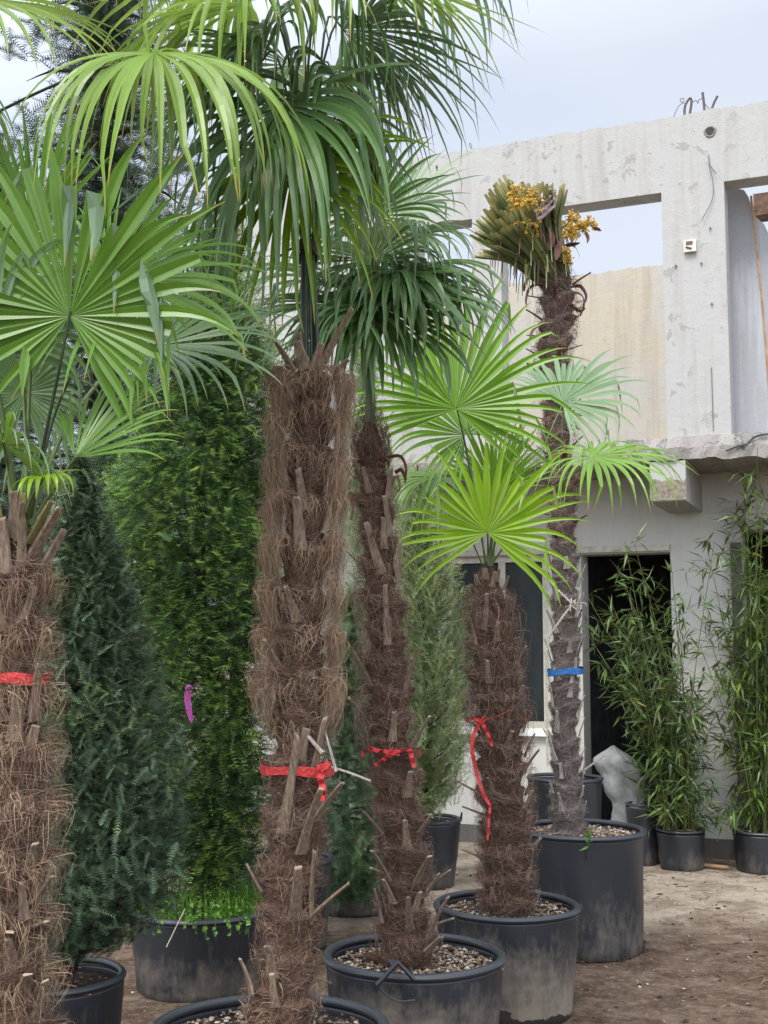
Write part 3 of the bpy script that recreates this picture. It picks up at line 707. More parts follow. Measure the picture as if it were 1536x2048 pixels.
def matted(mb, T, n, zlo, zhi, K=8, L=(.06, .20), w=(.0004, .0011), lift=.008, steep=.5, base=1.012):
    z0 = rng.uniform(zlo, zhi, n * 3); p0 = rng.uniform(0, 2 * pi, n * 3); hh = T.surf(z0, p0)
    keep = np.argsort(-(hh + rng.normal(0, .06, n * 3)))[:n]; z0 = z0[keep]; p0 = p0[keep]
    ln = rng.uniform(*L, n); d = rng.normal(0, steep, n) + rng.choice([0, pi], n); cur = rng.normal(0, 1.0, n)
    t = np.linspace(0, 1, K)[None]
    ang = d[:, None] + cur[:, None] * (t - .5)
    st = ln[:, None] / (K - 1); r = T.rad(z0)[:, None]
    ph = p0[:, None] + np.cumsum(np.cos(ang) * st / r, 1); z = z0[:, None] + np.cumsum(np.sin(ang) * st, 1)
    z = np.clip(z, T.z0, T.z1)
    add = rng.uniform(0, .005, n)[:, None] + lift * rng.random(n)[:, None] * 4 * t * (1 - t) + rng.normal(0, .0018, (n, K))
    pts = T.pt(z, ph, T.surf(z, ph) * base, 0) + np.stack([np.cos(ph) * add, np.sin(ph) * add, 0 * add], -1)
    tg = np.gradient(pts, axis=1); rd = np.stack([np.cos(ph), np.sin(ph), 0 * ph], -1) + rng.normal(0, .5, (n, 1, 3))
    wv = w[0] + (w[1] - w[0]) * rng.random(n) ** 2.2
    ribbons(mb, pts, wv, unit(np.cross(tg, rd)), np.clip(rng.beta(2.2, 2.6, n), 0, 1))
def hanging(mb, T, n, zlist, L=(.10, .30), w=(.0010, .0020), out=(.01, .06), K=9, zs=.03, vb=(2.4, 2), prange=None, drift=.25):
    zc = np.asarray(zlist)[rng.integers(0, len(zlist), n)]
    p0 = rng.uniform(0, 2 * pi, n) if prange is None else rng.uniform(prange[0], prange[1], n)
    z0 = zc + rng.normal(0, zs, n) + .02 * np.sin(p0 * 3 + zc * 40)
    ln = rng.uniform(*L, n) * rng.uniform(.5, 1, n); o = rng.uniform(*out, n)
    # tufts: strands clump towards shared angles
    tuft = rng.uniform(0, 2 * pi, 60); near = tuft[rng.integers(0, 60, n)]; dphi = (near - p0 + pi) % (2 * pi) - pi
    p0 = p0 + dphi * np.where(np.abs(dphi) < .5, .6, 0)
    t = np.linspace(0, 1, K)[None]
    up = rng.uniform(0, .03, n)[:, None]
    z = z0[:, None] + up * np.sin(np.minimum(t * 5, pi)) - ln[:, None] * np.clip(t - .06, 0, 1) ** 1.35
    ph = p0[:, None] + rng.normal(0, drift, n)[:, None] * t + .10 * rng.normal(0, 1, n)[:, None] * np.sin(t * rng.uniform(3, 9, n)[:, None])
    add = o[:, None] * (1 - np.exp(-7 * t)) * (1 - .55 * t ** 2) + .006 * np.sin(t * 8 + p0[:, None] * 7)
    zz = np.clip(z, T.z0, T.z1 - .001); r = T.rad(z0)[:, None] * .96 + add
    c = T.c(zz); pts = np.stack([c[..., 0] + np.cos(ph) * r, c[..., 1] + np.sin(ph) * r, z], -1)
    tg = np.gradient(pts, axis=1); rd = np.stack([np.cos(ph), np.sin(ph), 0 * ph], -1) + rng.normal(0, .5, (n, 1, 3))
    ribbons(mb, pts, rng.uniform(*w, n), unit(np.cross(tg, rd)), rng.beta(vb[0], vb[1], n))
def stub(T, root, z, phi, L, lean, mat, w=.026, th=.0085, tw=0., curl=0., name='leaf_stub'):
    """cut leaf base: a flat tapering wedge standing off the trunk"""
    d = A3(cos(phi), sin(phi), 0); s = A3(-sin(phi), cos(phi), 0)
    b = T.pt(np.array(z), np.array(phi), .86)
    up = unit(UZ * cos(lean) + d * sin(lean) + s * tw); n = unit(np.cross(s, up)); s2 = np.cross(up, n)
    n = unit(n); V = []; K = 5
    for k in range(K):
        t = k / (K - 1); ww = w * (1.45 - .75 * t ** .6) / 2; hh = th * (1.1 - .35 * t) / 2
        c = b + up * L * t + d * curl * t * t * L
        V += [c - s2 * ww - n * hh * .5, c - s2 * ww * .5 - n * hh, c + s2 * ww * .5 - n * hh, c + s2 * ww - n * hh * .5, c + s2 * ww * .8 + n * hh * .6, c - s2 * ww * .8 + n * hh * .6]
    V[-6:] = [p + up * L * float(rng.normal(0, .025)) for p in V[-6:]]
    F = [[k * 6 + q, k * 6 + (q + 1) % 6, k * 6 + 6 + (q + 1) % 6, k * 6 + 6 + q] for k in range(K - 1) for q in range(6)]
    u = np.repeat(np.linspace(0, 1, K), 6)
    mb = MB(); mb.add(V, F, u); V = np.array(V); mb.add(V[-6:], [[0, 1, 2, 3, 4, 5]], 1.)
    return mb.build(name, mat, root)
def stubs(T, root, specs, mat, **kw):
    """specs: (py, px offset from the axis in half widths -1..1, length, lean)"""
    for py, fx, L, lean in specs:
        phi = -pi / 2 + math.asin(max(-1, min(1, fx)))
        stub(T, root, T.zpx(py), phi, L, lean, mat, w=rng.uniform(.022, .036), th=.011, tw=float(rng.normal(0, .16)), curl=float(rng.uniform(-.05, .22)), **kw)
def rand_stubs(T, root, n, ylo, yhi, mat, L=(.05, .12), lean=(.25, .75), phis=(0, 2 * pi)):
    for k in range(n):
        py = ylo + (yhi - ylo) * (k + rng.uniform(.1, .9)) / n
        stub(T, root, T.zpx(py), rng.uniform(*phis) if phis[1] - phis[0] < 6 else (k * 2.4 + rng.normal(0, .3)), rng.uniform(*L), rng.uniform(*lean), mat, w=rng.uniform(.018, .030), tw=float(rng.normal(0, .18)), curl=float(rng.uniform(-.05, .25)))

def frond(root, hub, axis, normal, R, mat, pet=None, pmat=None, nseg=38, spread=150, split=.5, droop=.9, t0=.4, kink=.0, cup=.10, wmul=1., lenvar=.22, side_short=.30, K=13, prad=.0065, seedv=None, stiff=.35, kinkr=(.55, .8), limit=None):
    hub = np.asarray(hub, float); A = unit(axis); N = unit(np.asarray(normal, float) - A * np.dot(A, normal)); B = np.cross(A, N)
    sp = radians(spread); th = np.linspace(-sp, sp, nseg) + rng.normal(0, .012, nseg); dth = 2 * sp / (nseg - 1)
    L = R * (1 - side_short * (np.abs(th) / pi) ** 1.6) * (1 - lenvar * rng.random(nseg) ** 1.5); L[rng.random(nseg) < .05] *= .75
    th = th + .05 * np.sin(np.linspace(0, 9, nseg) + rng.uniform(0, 6)) * rng.uniform(.5, 1.2)
    d0 = unit(np.cos(th)[:, None] * A + np.sin(th)[:, None] * B + cup * N + rng.normal(0, .035, (nseg, 1)) * N + .05 * np.sin(np.linspace(0, 7, nseg) + rng.uniform(0, 6))[:, None] * N)
    S0 = unit(np.cross(d0, N)); g = droop * np.clip(rng.normal(1, stiff, nseg), .1, 2.4) * (.8 + .7 * (np.abs(th) / pi))
    kk = (rng.random(nseg) < kink); kt = rng.uniform(*kinkr, nseg)
    ts = np.linspace(0, 1, K) ** .92; pos = np.repeat(hub[None], nseg, 0); d = d0.copy(); pts = [pos.copy()]; dirs = [d.copy()]
    tk = rng.random(nseg) < .22; tt_ = rng.uniform(.74, .93, nseg)
    for k in range(1, K):
        dt = ts[k] - ts[k - 1]; t = ts[k]
        amt = g * np.clip((t - t0) / (1 - t0), 0, None) ** 1. * dt * 6.0
        d = unit(d + np.array([0, 0, -1.]) * amt[:, None])
        now = kk & (kt < t) & (kt >= ts[k - 1])
        if now.any():
            d[now] = unit(d[now] * .12 + np.array([0, 0, -1.]) + rng.normal(0, .12, (now.sum(), 3)) + N * .15)
        nw = tk & (tt_ < t) & (tt_ >= ts[k - 1])
        if nw.any(): d[nw] = unit(d[nw] * .55 + np.array([0, 0, -.8]) + rng.normal(0, .25, (nw.sum(), 3)))
        pos = pos + d * (L * dt)[:, None]; pts.append(pos.copy()); dirs.append(d.copy())
    PT = np.stack(pts, 1); D = np.stack(dirs, 1)
    S = S0[:, None] - D * np.sum(S0[:, None] * D, -1, keepdims=True); S = unit(S); Nl = np.cross(S, D)
    w0 = R * split * math.tan(dth / 2) * wmul
    tt = ts[None] * (L / R)[:, None]
    spl = (split * (1 - .45 * (np.abs(th) / pi) ** 1.2) * rng.uniform(.78, 1.12, nseg))[:, None]
    w0i = np.minimum(R * spl * math.tan(dth / 2) * wmul, w0) * 1.
    x = np.clip((ts[None] - spl) / (1 - spl), 0, 1)
    w = np.minimum(tt * R * math.tan(dth / 2) * 1.03, w0i * (1 - .97 * x ** 1.35))
    fold = .50 * w
    V = np.stack([PT - S * w[..., None] + Nl * fold[..., None], PT, PT + S * w[..., None] + Nl * fold[..., None]], 2)
    if limit is not None: V[..., 1] = np.maximum(V[..., 1], limit)
    idx = np.arange(nseg * K * 3).reshape(nseg, K, 3)
    F = np.concatenate([np.stack([idx[:, :-1, q], idx[:, :-1, q + 1], idx[:, 1:, q + 1], idx[:, 1:, q]], -1).reshape(-1, 4) for q in (0, 1)])
    vv = np.clip(rng.normal(.5, .2, nseg), 0, 1) * .75 + (rng.random() if seedv is None else seedv) * .25
    mb = MB(); mb.add(V.reshape(-1, 3), F, np.tile(np.repeat(ts, 3), nseg), np.repeat(vv, K * 3), (np.arange(nseg)[:, None, None] * 7.3 + np.array([-1., 0., 1.])[None, None] * (w / w0 if w0 else w)[..., None]).ravel())
    o = mb.build('frond', mat, root)
    if pet is not None:
        mb = MB(); pp = smoothpts(list(pet) + [hub + A * .012], 18); tube(mb, pp, np.linspace(prad * 1.25, prad * .8, 18), 8, .75)
        mb.build('petiole', pmat or M['petiole'], o, True)
    return o
def px3(pts, Y): return [P(a, b, (c[0] if c else Y)) for a, b, *c in pts]

# ---- the thick shaggy palm (middle)
Ta = Trunk([(620, 735, 64), (624, 752, 112), (622, 800, 110), (612, 1000, 100), (601, 1300, 118), (597, 1450, 124), (592, 1600, 124), (577, 1750, 122), (572, 1900, 126), (562, 2000, 150), (556, 2090, 180)], 3.75)
pa = empty('palm_tree', Ta.c(Ta.z0), 'thick palm with long shaggy brown fibre skirts and a drooping dark green crown', 'palm', 'potted fan palms')
trunk_mesh(Ta, M['trunk'], pa, dz=.045, span=.15, lift=.50, seed=1, tier=.135)
mb = MB(); Z = Ta.zpx
matted(mb, Ta, 11500, Ta.z0, Z(760), L=(.04, .16))
matted(mb, Ta, 2200, Ta.z0, Z(1450), lift=.030, L=(.06, .2), steep=.6)
mb.build('trunk_fibre', M['fibre'], pa)
mb = MB()
sk_z = [Z(756), Z(762)] + Ta.tiers(Z(1430), Z(800))
hanging(mb, Ta, 2300, sk_z, (.05, .13), out=(.008, .050), zs=.008, w=(.0008, .0017))
hanging(mb, Ta, 2600, sk_z, (.10, .22), out=(.03, .085), zs=.012, prange=(radians(150), radians(228)), w=(.0008, .0016))
hanging(mb, Ta, 1900, sk_z, (.10, .22), out=(.03, .075), zs=.02, prange=(radians(-42), radians(30)), w=(.0008, .0016))
hanging(mb, Ta, 900, Ta.tiers(Ta.z0, Z(1450)), (.04, .10), out=(.004, .02), w=(.0008, .0016))
hanging(mb, Ta, 1500, sk_z, (.08, .20), out=(.004, .035), zs=.03, prange=(radians(150), radians(228)), w=(.0008, .0016)); hanging(mb, Ta, 1500, sk_z, (.08, .20), out=(.004, .035), zs=.03, prange=(radians(-42), radians(30)), w=(.0008, .0016))
mb.build('hanging_fibre', M['fibre_tan'], pa)
stubs(Ta, pa, [(1030, .05, .13, .10), (1105, -.1, .16, .06), (1245, -.15, .11, .25), (1335, -.75, .10, .6), (1545, .1, .14, .05), (1660, -.35, .30, .05), (1640, .75, .14, .5), (1700, .45, .22, .42), (1830, .85, .15, .75), (1830, .35, .20, .55), (1780, -.95, .09, .5), (1980, -.9, .10, .1), (1840, .95, .22, .0), (1560, .6, .2, .35), (1400, .8, .08, .7), (1995, -.1, .1, .2), (1940, -.3, .1, .15)], M['stub'])
stubs(Ta, pa, [(750, -.8, .10, .5), (745, -.45, .11, .25), (745, .55, .19, .42), (752, .9, .06, .75), (750, .2, .08, .2), (748, -.2, .09, .15)], M['stub'])
# slivers of split petiole sticking out by the tape
mb = MB(); yy = 3.75 - .09
tube(mb, [P(607, 1462, yy), P(645, 1506, yy - .03)], [.005, .0062], 5); mb.build('leaf_stub', M['stub_grey'], pa)
mb = MB(); tube(mb, [P(650, 1462, yy), P(672, 1543, yy - .02)], [.003, .0055], 5); mb.build('leaf_stub', M['stub_grey'], pa)
mb = MB(); tube(mb, smoothpts([P(662, 1534, yy), P(700, 1546, yy - .02), P(741, 1562, yy - .03)], 6), [.0035] * 6, 5); mb.build('leaf_stub', M['stub_grey'], pa)
ca = lambda py: A3(P(np.interp(py, [0, 745], [604, 619]), py, 3.75)[0], 3.75, P(610, py, 3.75)[2])
crown_a = ((535, 60, -.10, -130, 80, -.05, .62, .9, 0), (490, 10, -.22, -170, 20, -.1, .64, .8, 1), (670, 150, -.05, 80, 130, -.05, .52, 1.1, 0),
    (685, 60, .0, 120, 80, .0, .52, 1.2, 0), (560, 210, -.18, -60, 150, -.08, .62, .9, 0), (640, 225, -.12, 50, 170, -.05, .54, .9, 0), (580, 130, .25, -60, 40, .25, .6, .8, 0), (715, 60, .05, 150, 90, .05, .50, .8, 0), (520, 130, -.05, -150, 90, -.05, .62, .6, 0),
    (460, -70, .0, -220, -10, .0, .62, .9, 1), (790, -130, .0, 190, 0, .0, .60, 1.1, 0), (690, -60, -.2, 110, 20, -.15, .58, 1.1, 1), (515, 310, -.05, -90, 160, -.04, .62, .7, 0), (665, 255, .05, 70, 170, .0, .50, .9, 1), (585, 330, -.10, -20, 190, -.04, .50, .6, 1))
for hx, hy, dy, ax_, ay_, az_, R_, dr, ol in crown_a:
    Yh = 3.75 + dy; hub = P(hx, hy, Yh); ax = P(hx + ax_, hy + ay_, Yh + az_) - hub; c = ca(hy); o2 = hub - c; o2[2] = 0; o2 = unit(o2)
    e = o2 * rng.uniform(.008, .026)
    pet = [ca(748) + e * 1.2, ca(600) + e, ca(505) + e * .85, ca(min(480, hy + 210)) + e * 1.5, c + (hub - c) * .6 + UZ * .03]
    frond(pa, hub, ax, UZ + o2 * .4, R_ * rng.uniform(.95, 1.25), M['leaf_olive'] if ol else M['leaf_dark'], pet, M['petiole_dark'], nseg=38, spread=rng.uniform(95, 130), droop=dr * rng.uniform(.5, 1.4), t0=rng.uniform(.10, .32), split=rng.uniform(.38, .48), kink=.14, cup=.05, stiff=.5, lenvar=.25, prad=.0058)
mb = MB(); strip(mb, [ca(505 + 14 * sin(x)) + A3(cos(x), sin(x), 0) * .030 for x in np.linspace(0, 2 * pi, 25)], .034, UZ, .002)
o = mb.build('bundle_tape', M['tape_brown']); tag(o, 'brown tape wound round the upright leaf stalks of the thick shaggy palm', 'tape', 'ties on the palms')
mb = MB(); strip(mb, smoothpts([ca(500) + A3(-.03, -.02, .01), P(560, 512, 3.70), P(545, 520, 3.70)], 8), .007, UZ, .001); t_ = mb.build('tape_tail', M['tape_brown']); t_.parent = o

# ---- second palm, slimmer, leaning slightly
Tb = Trunk([(741, 845, 34), (739, 862, 54), (742, 900, 66), (752, 1000, 74), (757, 1100, 76), (765, 1200, 84), (772, 1300, 90), (778, 1450, 98), (786, 1550, 100), (802, 1650, 100), (810, 1750, 98), (807, 1830, 104), (813, 1895, 132), (815, 1925, 150)], 4.72)
pb = empty('palm_tree', Tb.c(Tb.z0), 'slender palm with leaf stalks tied by pale string and a red knot at mid trunk', 'palm', 'potted fan palms')
trunk_mesh(Tb, M['trunk'], pb, dz=.046, span=.18, lift=.52, seed=2); Z = Tb.zpx
mb = MB(); matted(mb, Tb, 9000, Tb.z0, Z(880), lift=.009, w=(.0005, .0013), L=(.03, .13)); matted(mb, Tb, 1200, Tb.z0, Z(1000), lift=.03, w=(.0009, .0019), L=(.08, .2), steep=.7)
mb.build('trunk_fibre', M['fibre'], pb)
mb = MB(); hanging(mb, Tb, 2000, Tb.tiers(Tb.z0, Z(950)), (.04, .12), out=(.006, .035), w=(.0010, .002), zs=.014)
hanging(mb, Tb, 300, [Z(y) for y in (1190, 1300, 1400)], (.12, .26), out=(.03, .06), prange=(radians(150), radians(235)))
mb.build('hanging_fibre', M['fibre'], pb)
stubs(Tb, pb, [(1150, .05, .20, .03), (1290, .1, .22, .03), (1075, .75, .16, .12), (1100, .35, .12, .10), (1165, .9, .16, .1), (1370, -.85, .17, .45), (1395, .8, .20, .30), (1450, -.9, .12, .5), (1480, .1, .11, .1), (1500, .85, .15, .5), (1665, -.9, .10, .55), (1690, .15, .11, .25), (1660, .8, .09, .7), (1760, -.75, .14, .45), (1745, -.8, .10, 1.2), (1760, .55, .14, .6), (1790, .85, .13, .7), (1775, .95, .10, .8), (1800, -.5, .10, .3), (1850, .2, .17, .60), (1870, .8, .18, .45), (1850, .9, .09, 1.15), (1900, .5, .10, .6), (1840, -.95, .12, .1), (1830, .4, .11, .3), (990, -.4, .10, .15), (960, -.8, .09, .6), (1000, .8, .12, .15), (1590, .5, .10, .2)], M['stub'])
for pts, w in (([(757, 935), (748, 925), (765, 915), (778, 930), (768, 945)], 7), ([(775, 915), (800, 912), (812, 935), (810, 965)], 6), ([(790, 945), (803, 940), (812, 960)], 8), ([(733, 920), (712, 925), (698, 945), (690, 970)], 7), ([(700, 985), (706, 1010), (702, 1040)], 8), ([(742, 905), (728, 880), (712, 868)], 4), ([(795, 950), (800, 975), (797, 985)], 5)):
    mb = MB(); p3 = smoothpts(px3(pts, 4.72 - .055), 12); strip(mb, p3, np.linspace(1, .5, 12) * w * 4.72 / FPX * 1.3, A3(.5, -.5, .7), .0016); mb.build('dry_leaf_base', M['dead'] if w > 5 else M['stub'], pb)
mb = MB(); hanging(mb, Tb, 500, [Z(y) for y in (870, 895, 920)], (-.16, -.05), out=(.004, .03), w=(.0016, .003), vb=(2, 2.6)); mb.build('crown_fibre', M['fibre'], pb)
cb = lambda py: A3(P(np.interp(py, [450, 850], [735, 741]), py, 4.72)[0], 4.72, P(740, py, 4.72)[2])
crown_b = ((800, 415, .05, 120, -120, .05, .42, .15), (745, 430, -.1, 30, -160, -.05, .40, .25), (690, 610, -.05, -200, 10, .0, .62, .5), (700, 570, .05, -210, -40, .1, .60, .5), (785, 590, -.05, 220, 20, -.1, .60, .5), (780, 550, .0, 220, -30, .0, .60, .55), (745, 520, -.12, 20, -80, -.25, .50, .9), (720, 520, .1, -150, -90, .1, .5, .8),
    (770, 500, .05, 160, -70, .05, .52, .8), (735, 600, -.15, -30, 120, -.12, .46, .5), (770, 620, -.12, 130, 110, -.1, .52, .45), (705, 640, -.08, -150, 80, -.05, .5, .5), (760, 555, .15, 120, 10, .3, .5, .8), (790, 540, -.1, 180, 70, -.12, .54, .7))
for hx, hy, dy, ax_, ay_, az_, R_, dr in crown_b:
    Yh = 4.72 + dy; hub = P(hx, hy, Yh); ax = P(hx + ax_, hy + ay_, Yh + az_) - hub; c = cb(min(hy + 60, 700)); o2 = hub - c; o2[2] = 0; o2 = unit(o2); e = o2 * rng.uniform(.006, .018)
    frond(pb, hub, ax, UZ * .9 + o2 * .3 - A3(0, .35, 0), R_, M['leaf_dark'], [cb(852) + e, cb(770) + e * .8, cb(720) + e * .7, cb(668) + e, c + (hub - c) * .55], M['petiole'], nseg=34, spread=rng.uniform(105, 140), droop=dr * 1.5, t0=rng.uniform(.2, .42), split=rng.uniform(.42, .52), kink=.14, cup=.05, prad=.005, lenvar=.2)
for k in range(9):
    e = A3(cos(k * 2.4), sin(k * 2.4), 0) * .014; mb = MB(); tube(mb, smoothpts([cb(852) + e, cb(720) + e * .8, cb(620) + e * 1.4, cb(540 - 10 * k) + e * 2.2], 14), np.linspace(.008, .004, 14), 6); mb.build('spear_leaf', M['petiole'], pb)
mb = MB()
for h in (712, 718, 724, 730, 736): strip(mb, [cb(h + 2 * sin(x)) + A3(cos(x), sin(x), 0) * .0215 for x in np.linspace(0, 2 * pi, 21)], .0085, UZ, .002)
tag(mb.build('bundle_string', M['string']), 'pale string wound round the green leaf stalks of the slender palm', 'string', 'ties on the palms')

# ---- third palm, low bright fans
Tc = Trunk([(975, 1132, 34), (975, 1150, 60), (981, 1200, 80), (987, 1300, 98), (993, 1400, 104), (1002, 1500, 112), (1011, 1600, 104), (1014, 1700, 98), (1015, 1790, 104), (1015, 1835, 118)], 5.80)
pc = empty('palm_tree', Tc.c(Tc.z0), 'short palm with bright yellow-green open fans and long red tape tails down its trunk', 'palm', 'potted fan palms')
trunk_mesh(Tc, M['trunk'], pc, dz=.044, span=.16, lift=.52, seed=3); Z = Tc.zpx
mb = MB(); matted(mb, Tc, 8000, Tc.z0, Z(1150), lift=.012, w=(.0006, .0015), L=(.03, .13)); matted(mb, Tc, 1300, Tc.z0, Z(1180), lift=.045, w=(.001, .002), L=(.08, .2), steep=.8)
mb.build('trunk_fibre', M['fibre'], pc)
mb = MB(); hanging(mb, Tc, 2600, Tc.tiers(Tc.z0, Z(1170)), (.05, .14), out=(.008, .05), w=(.0011, .0022), zs=.014)
hanging(mb, Tc, 350, [Z(y) for y in (1210, 1300, 1400)], (.14, .30), out=(.04, .09), w=(.0012, .002)); mb.build('hanging_fibre', M['fibre'], pc)
rand_stubs(Tc, pc, 34, 1240, 1800, M['stub'], (.05, .13), (.1, .55))
stubs(Tc, pc, [(1170, -.8, .05, .3), (1165, .5, .06, .2), (1175, .1, .07, .1), (1180, .9, .07, .4), (1260, -.5, .17, .02), (1290, -.9, .13, .05), (1160, -.3, .05, .2), (1590, -1., .16, 1.1), (1630, -1., .1, 1.2), (1720, -1., .1, 1.1)], M['stub'])
q = lambda x, y, Y=5.75: P(x, y, Y)
frond(pc, q(912, 818, 5.65), P(958, 560, 5.67) - P(912, 818, 5.65), (0.05, -1, .12), .74, M['leaf_bright'], [q(972, 1128), q(955, 1030), q(930, 890)], M['petiole_dark'], nseg=34, spread=126, droop=.42, t0=.48, split=.44, kink=.16, cup=.12, side_short=.36, kinkr=(.45, .62), prad=.005)
frond(pc, q(975, 1066, 5.65), P(992, 860, 5.67) - P(975, 1066, 5.65), (-.03, -1, .50), .54, M['leaf_lime'], [q(976, 1130), q(976, 1100)], None, nseg=28, spread=132, droop=.40, t0=.45, split=.42, kink=.05, cup=.16, side_short=.12, prad=.006)
frond(pc, q(1125, 803, 6.10), P(1215, 745, 6.20) - P(1125, 803, 6.10), (.05, -.75, .62), .50, M['leaf_pale'], [q(985, 1128), q(1030, 1050), q(1085, 900, 5.95)], None, nseg=36, spread=125, droop=.55, t0=.5, split=.48, kink=.25, cup=.10, prad=.0045)
frond(pc, q(1186, 914, 5.55), P(1330, 908, 5.50) - P(1186, 914, 5.55), (-.05, -.42, 1.), .53, M['leaf_bright'], [q(985, 1125), q(1040, 1050), q(1110, 975, 5.65)], M['petiole'], nseg=38, spread=150, droop=.75, t0=.28, split=.42, kink=.06, cup=.06, prad=.0045)
frond(pc, q(878, 955, 6.05), P(800, 962, 6.00) - P(878, 955, 6.05), (.1, -.35, 1.), .44, M['leaf_mid'], [q(965, 1130), q(935, 1060), q(905, 990, 5.95)], None, nseg=34, spread=130, droop=1.1, t0=.2, split=.42, cup=.04, prad=.0045)
frond(pc, q(990, 985, 5.87), P(1003, 790, 5.91) - P(990, 985, 5.87), (.12, -1, .2), .40, M['leaf_bright'], [q(980, 1130), q(986, 1060)], None, nseg=30, spread=75, droop=.25, t0=.6, split=.55, cup=.25, prad=.005)
frond(pc, q(930, 870, 5.87), P(850, 800, 5.97) - P(930, 870, 5.87), (-.1, -.75, .7), .50, M['leaf_bright'], [q(970, 1130), q(955, 1000)], None, nseg=38, spread=130, droop=.5, t0=.4, split=.5, kink=.12, prad=.0045)
for a, b in (((978, 1132), (992, 1010)), ((983, 1132), (1000, 1040))):
    mb = MB(); tube(mb, smoothpts([q(*a), q((a[0] + b[0]) / 2 - 2, (a[1] + b[1]) / 2), q(*b)], 8), np.linspace(.008, .003, 8), 6); mb.build('spear_leaf', M['petiole'], pc)

# ---- fourth palm: grey trunk, trimmed and bundled head with flowers
Td = Trunk([(1100, 520, 56), (1108, 545, 76), (1117, 600, 80), (1114, 660, 74), (1106, 710, 68), (1112, 800, 62), (1120, 900, 64), (1124, 1000, 63), (1127, 1100, 63), (1131, 1200, 66), (1130, 1300, 65), (1129, 1400, 63), (1130, 1500, 66), (1133, 1600, 74), (1138, 1662, 82), (1138, 1690, 88)], 6.95)
pd = empty('palm_tree', Td.c(Td.z0), 'tall grey palm with trimmed bundled head and yellow flowers, blue tape round its trunk', 'palm', 'potted fan palms')
trunk_mesh(Td, M['trunk_grey'], pd, dz=.06, span=.24, lift=.42, seed=4); Z = Td.zpx
mb = MB(); matted(mb, Td, 5000, Td.z0, Z(1080), lift=.006, w=(.0008, .0018), K=6, L=(.03, .12), steep=.8); matted(mb, Td, 1200, Td.z0, Z(1060), lift=.03, w=(.0014, .0024), L=(.06, .15), steep=.8, K=6)
mb.build('trunk_fibre', M['fibre_grey'], pd)
mb = MB(); matted(mb, Td, 2600, Z(1080), Z(560), lift=.018, w=(.0018, .0034), K=6, steep=.7); hanging(mb, Td, 700, [Z(y) for y in (560, 610, 660, 700, 780, 860, 950)], (.05, .14), out=(.01, .05), w=(.002, .004), vb=(1.5, 3.5)); mb.build('dark_fibre', M['fibre'], pd)
rand_stubs(Td, pd, 44, 1110, 1650, M['stub_grey'], (.06, .15), (.02, .35))
rand_stubs(Td, pd, 34, 570, 1080, M['dead'], (.05, .12), (.6, 1.3))
stubs(Td, pd, [(1200, -1., .13, .6), (1545, 1., .17, 1.0)], M['stub_grey'])
for pts in ([(1128, 590), (1150, 585), (1165, 592), (1168, 610), (1160, 632)], [(1140, 575), (1160, 572), (1172, 590), (1170, 605)], [(1085, 565), (1060, 575), (1052, 600), (1054, 615)], [(1078, 545), (1058, 555), (1050, 570), (1048, 582)], [(1140, 610), (1160, 622), (1170, 616)], [(1090, 640), (1066, 660), (1060, 678)], [(1135, 820), (1160, 830), (1172, 826)], [(1140, 850), (1158, 858), (1172, 870)]):
    mb = MB(); p3 = smoothpts(px3(pts, 6.95 + rng.uniform(-.13, .05)), 10); strip(mb, p3, np.linspace(1.2, .5, 10) * .022, A3(rng.normal(), -.5, rng.normal()), .002); mb.build('dry_leaf_base', M['dead'], pd)
neck = P(1104, 548, 6.95); hd = unit(P(990, 362, 6.78) - neck); s1, s2 = orth(hd)
for k in range(64):                                   # trimmed fronds, pressed together by the cloth
    a = k * 2.39996; rr = math.sqrt((k + .5) / 64); e = s1 * cos(a) + s2 * sin(a)
    L = rng.uniform(.46, .60) - .10 * rr
    p0 = neck + e * .085 * rr - hd * .05; pm = neck + e * (.165 * rr) + hd * L * .5; p1 = neck + e * (.19 * rr + .12 * rr ** 3) + hd * (L + .05 - .10 * rr)
    mb = MB(); c = smoothpts([p0, pm, p1], 9)
    for w_ in range(5):
        f = (w_ - 2) * .013; sd = unit(np.cross(hd, e) + rng.normal(0, .15, 3)); spread_ = np.linspace(.3, 1.9, 9)[:, None]
        strip(mb, c + sd * f * spread_ + e * abs(f) * .5 * spread_ + rng.normal(0, .006, 3), np.concatenate([np.linspace(.014, .030, 7), [.028, .016]]), sd + .5 * e * np.sign(f), .0007, rng.random())
    mb.build('frond', M['leaf_cut'], pd)
for k in range(75):                                   # limp and dry leaf ends hanging from the bundle
    a = rng.uniform(0, 2 * pi); e = s1 * cos(a) + s2 * sin(a); t = rng.uniform(.06, .36)
    b = neck + hd * t + e * (.10 + .16 * t); mb = MB(); d = e + rng.normal(0, .3, 3)
    strip(mb, smoothpts([b, b + d * .05 + UZ * .0, b + d * .07 - UZ * rng.uniform(.06, .19)], 7), np.linspace(.018, .004, 7), np.cross(d, UZ) + rng.normal(0, .3, 3), .0008, rng.random())
    mb.build('limp_leaf', M['leaf_cut'] if rng.random() < .62 else M['dead'], pd)
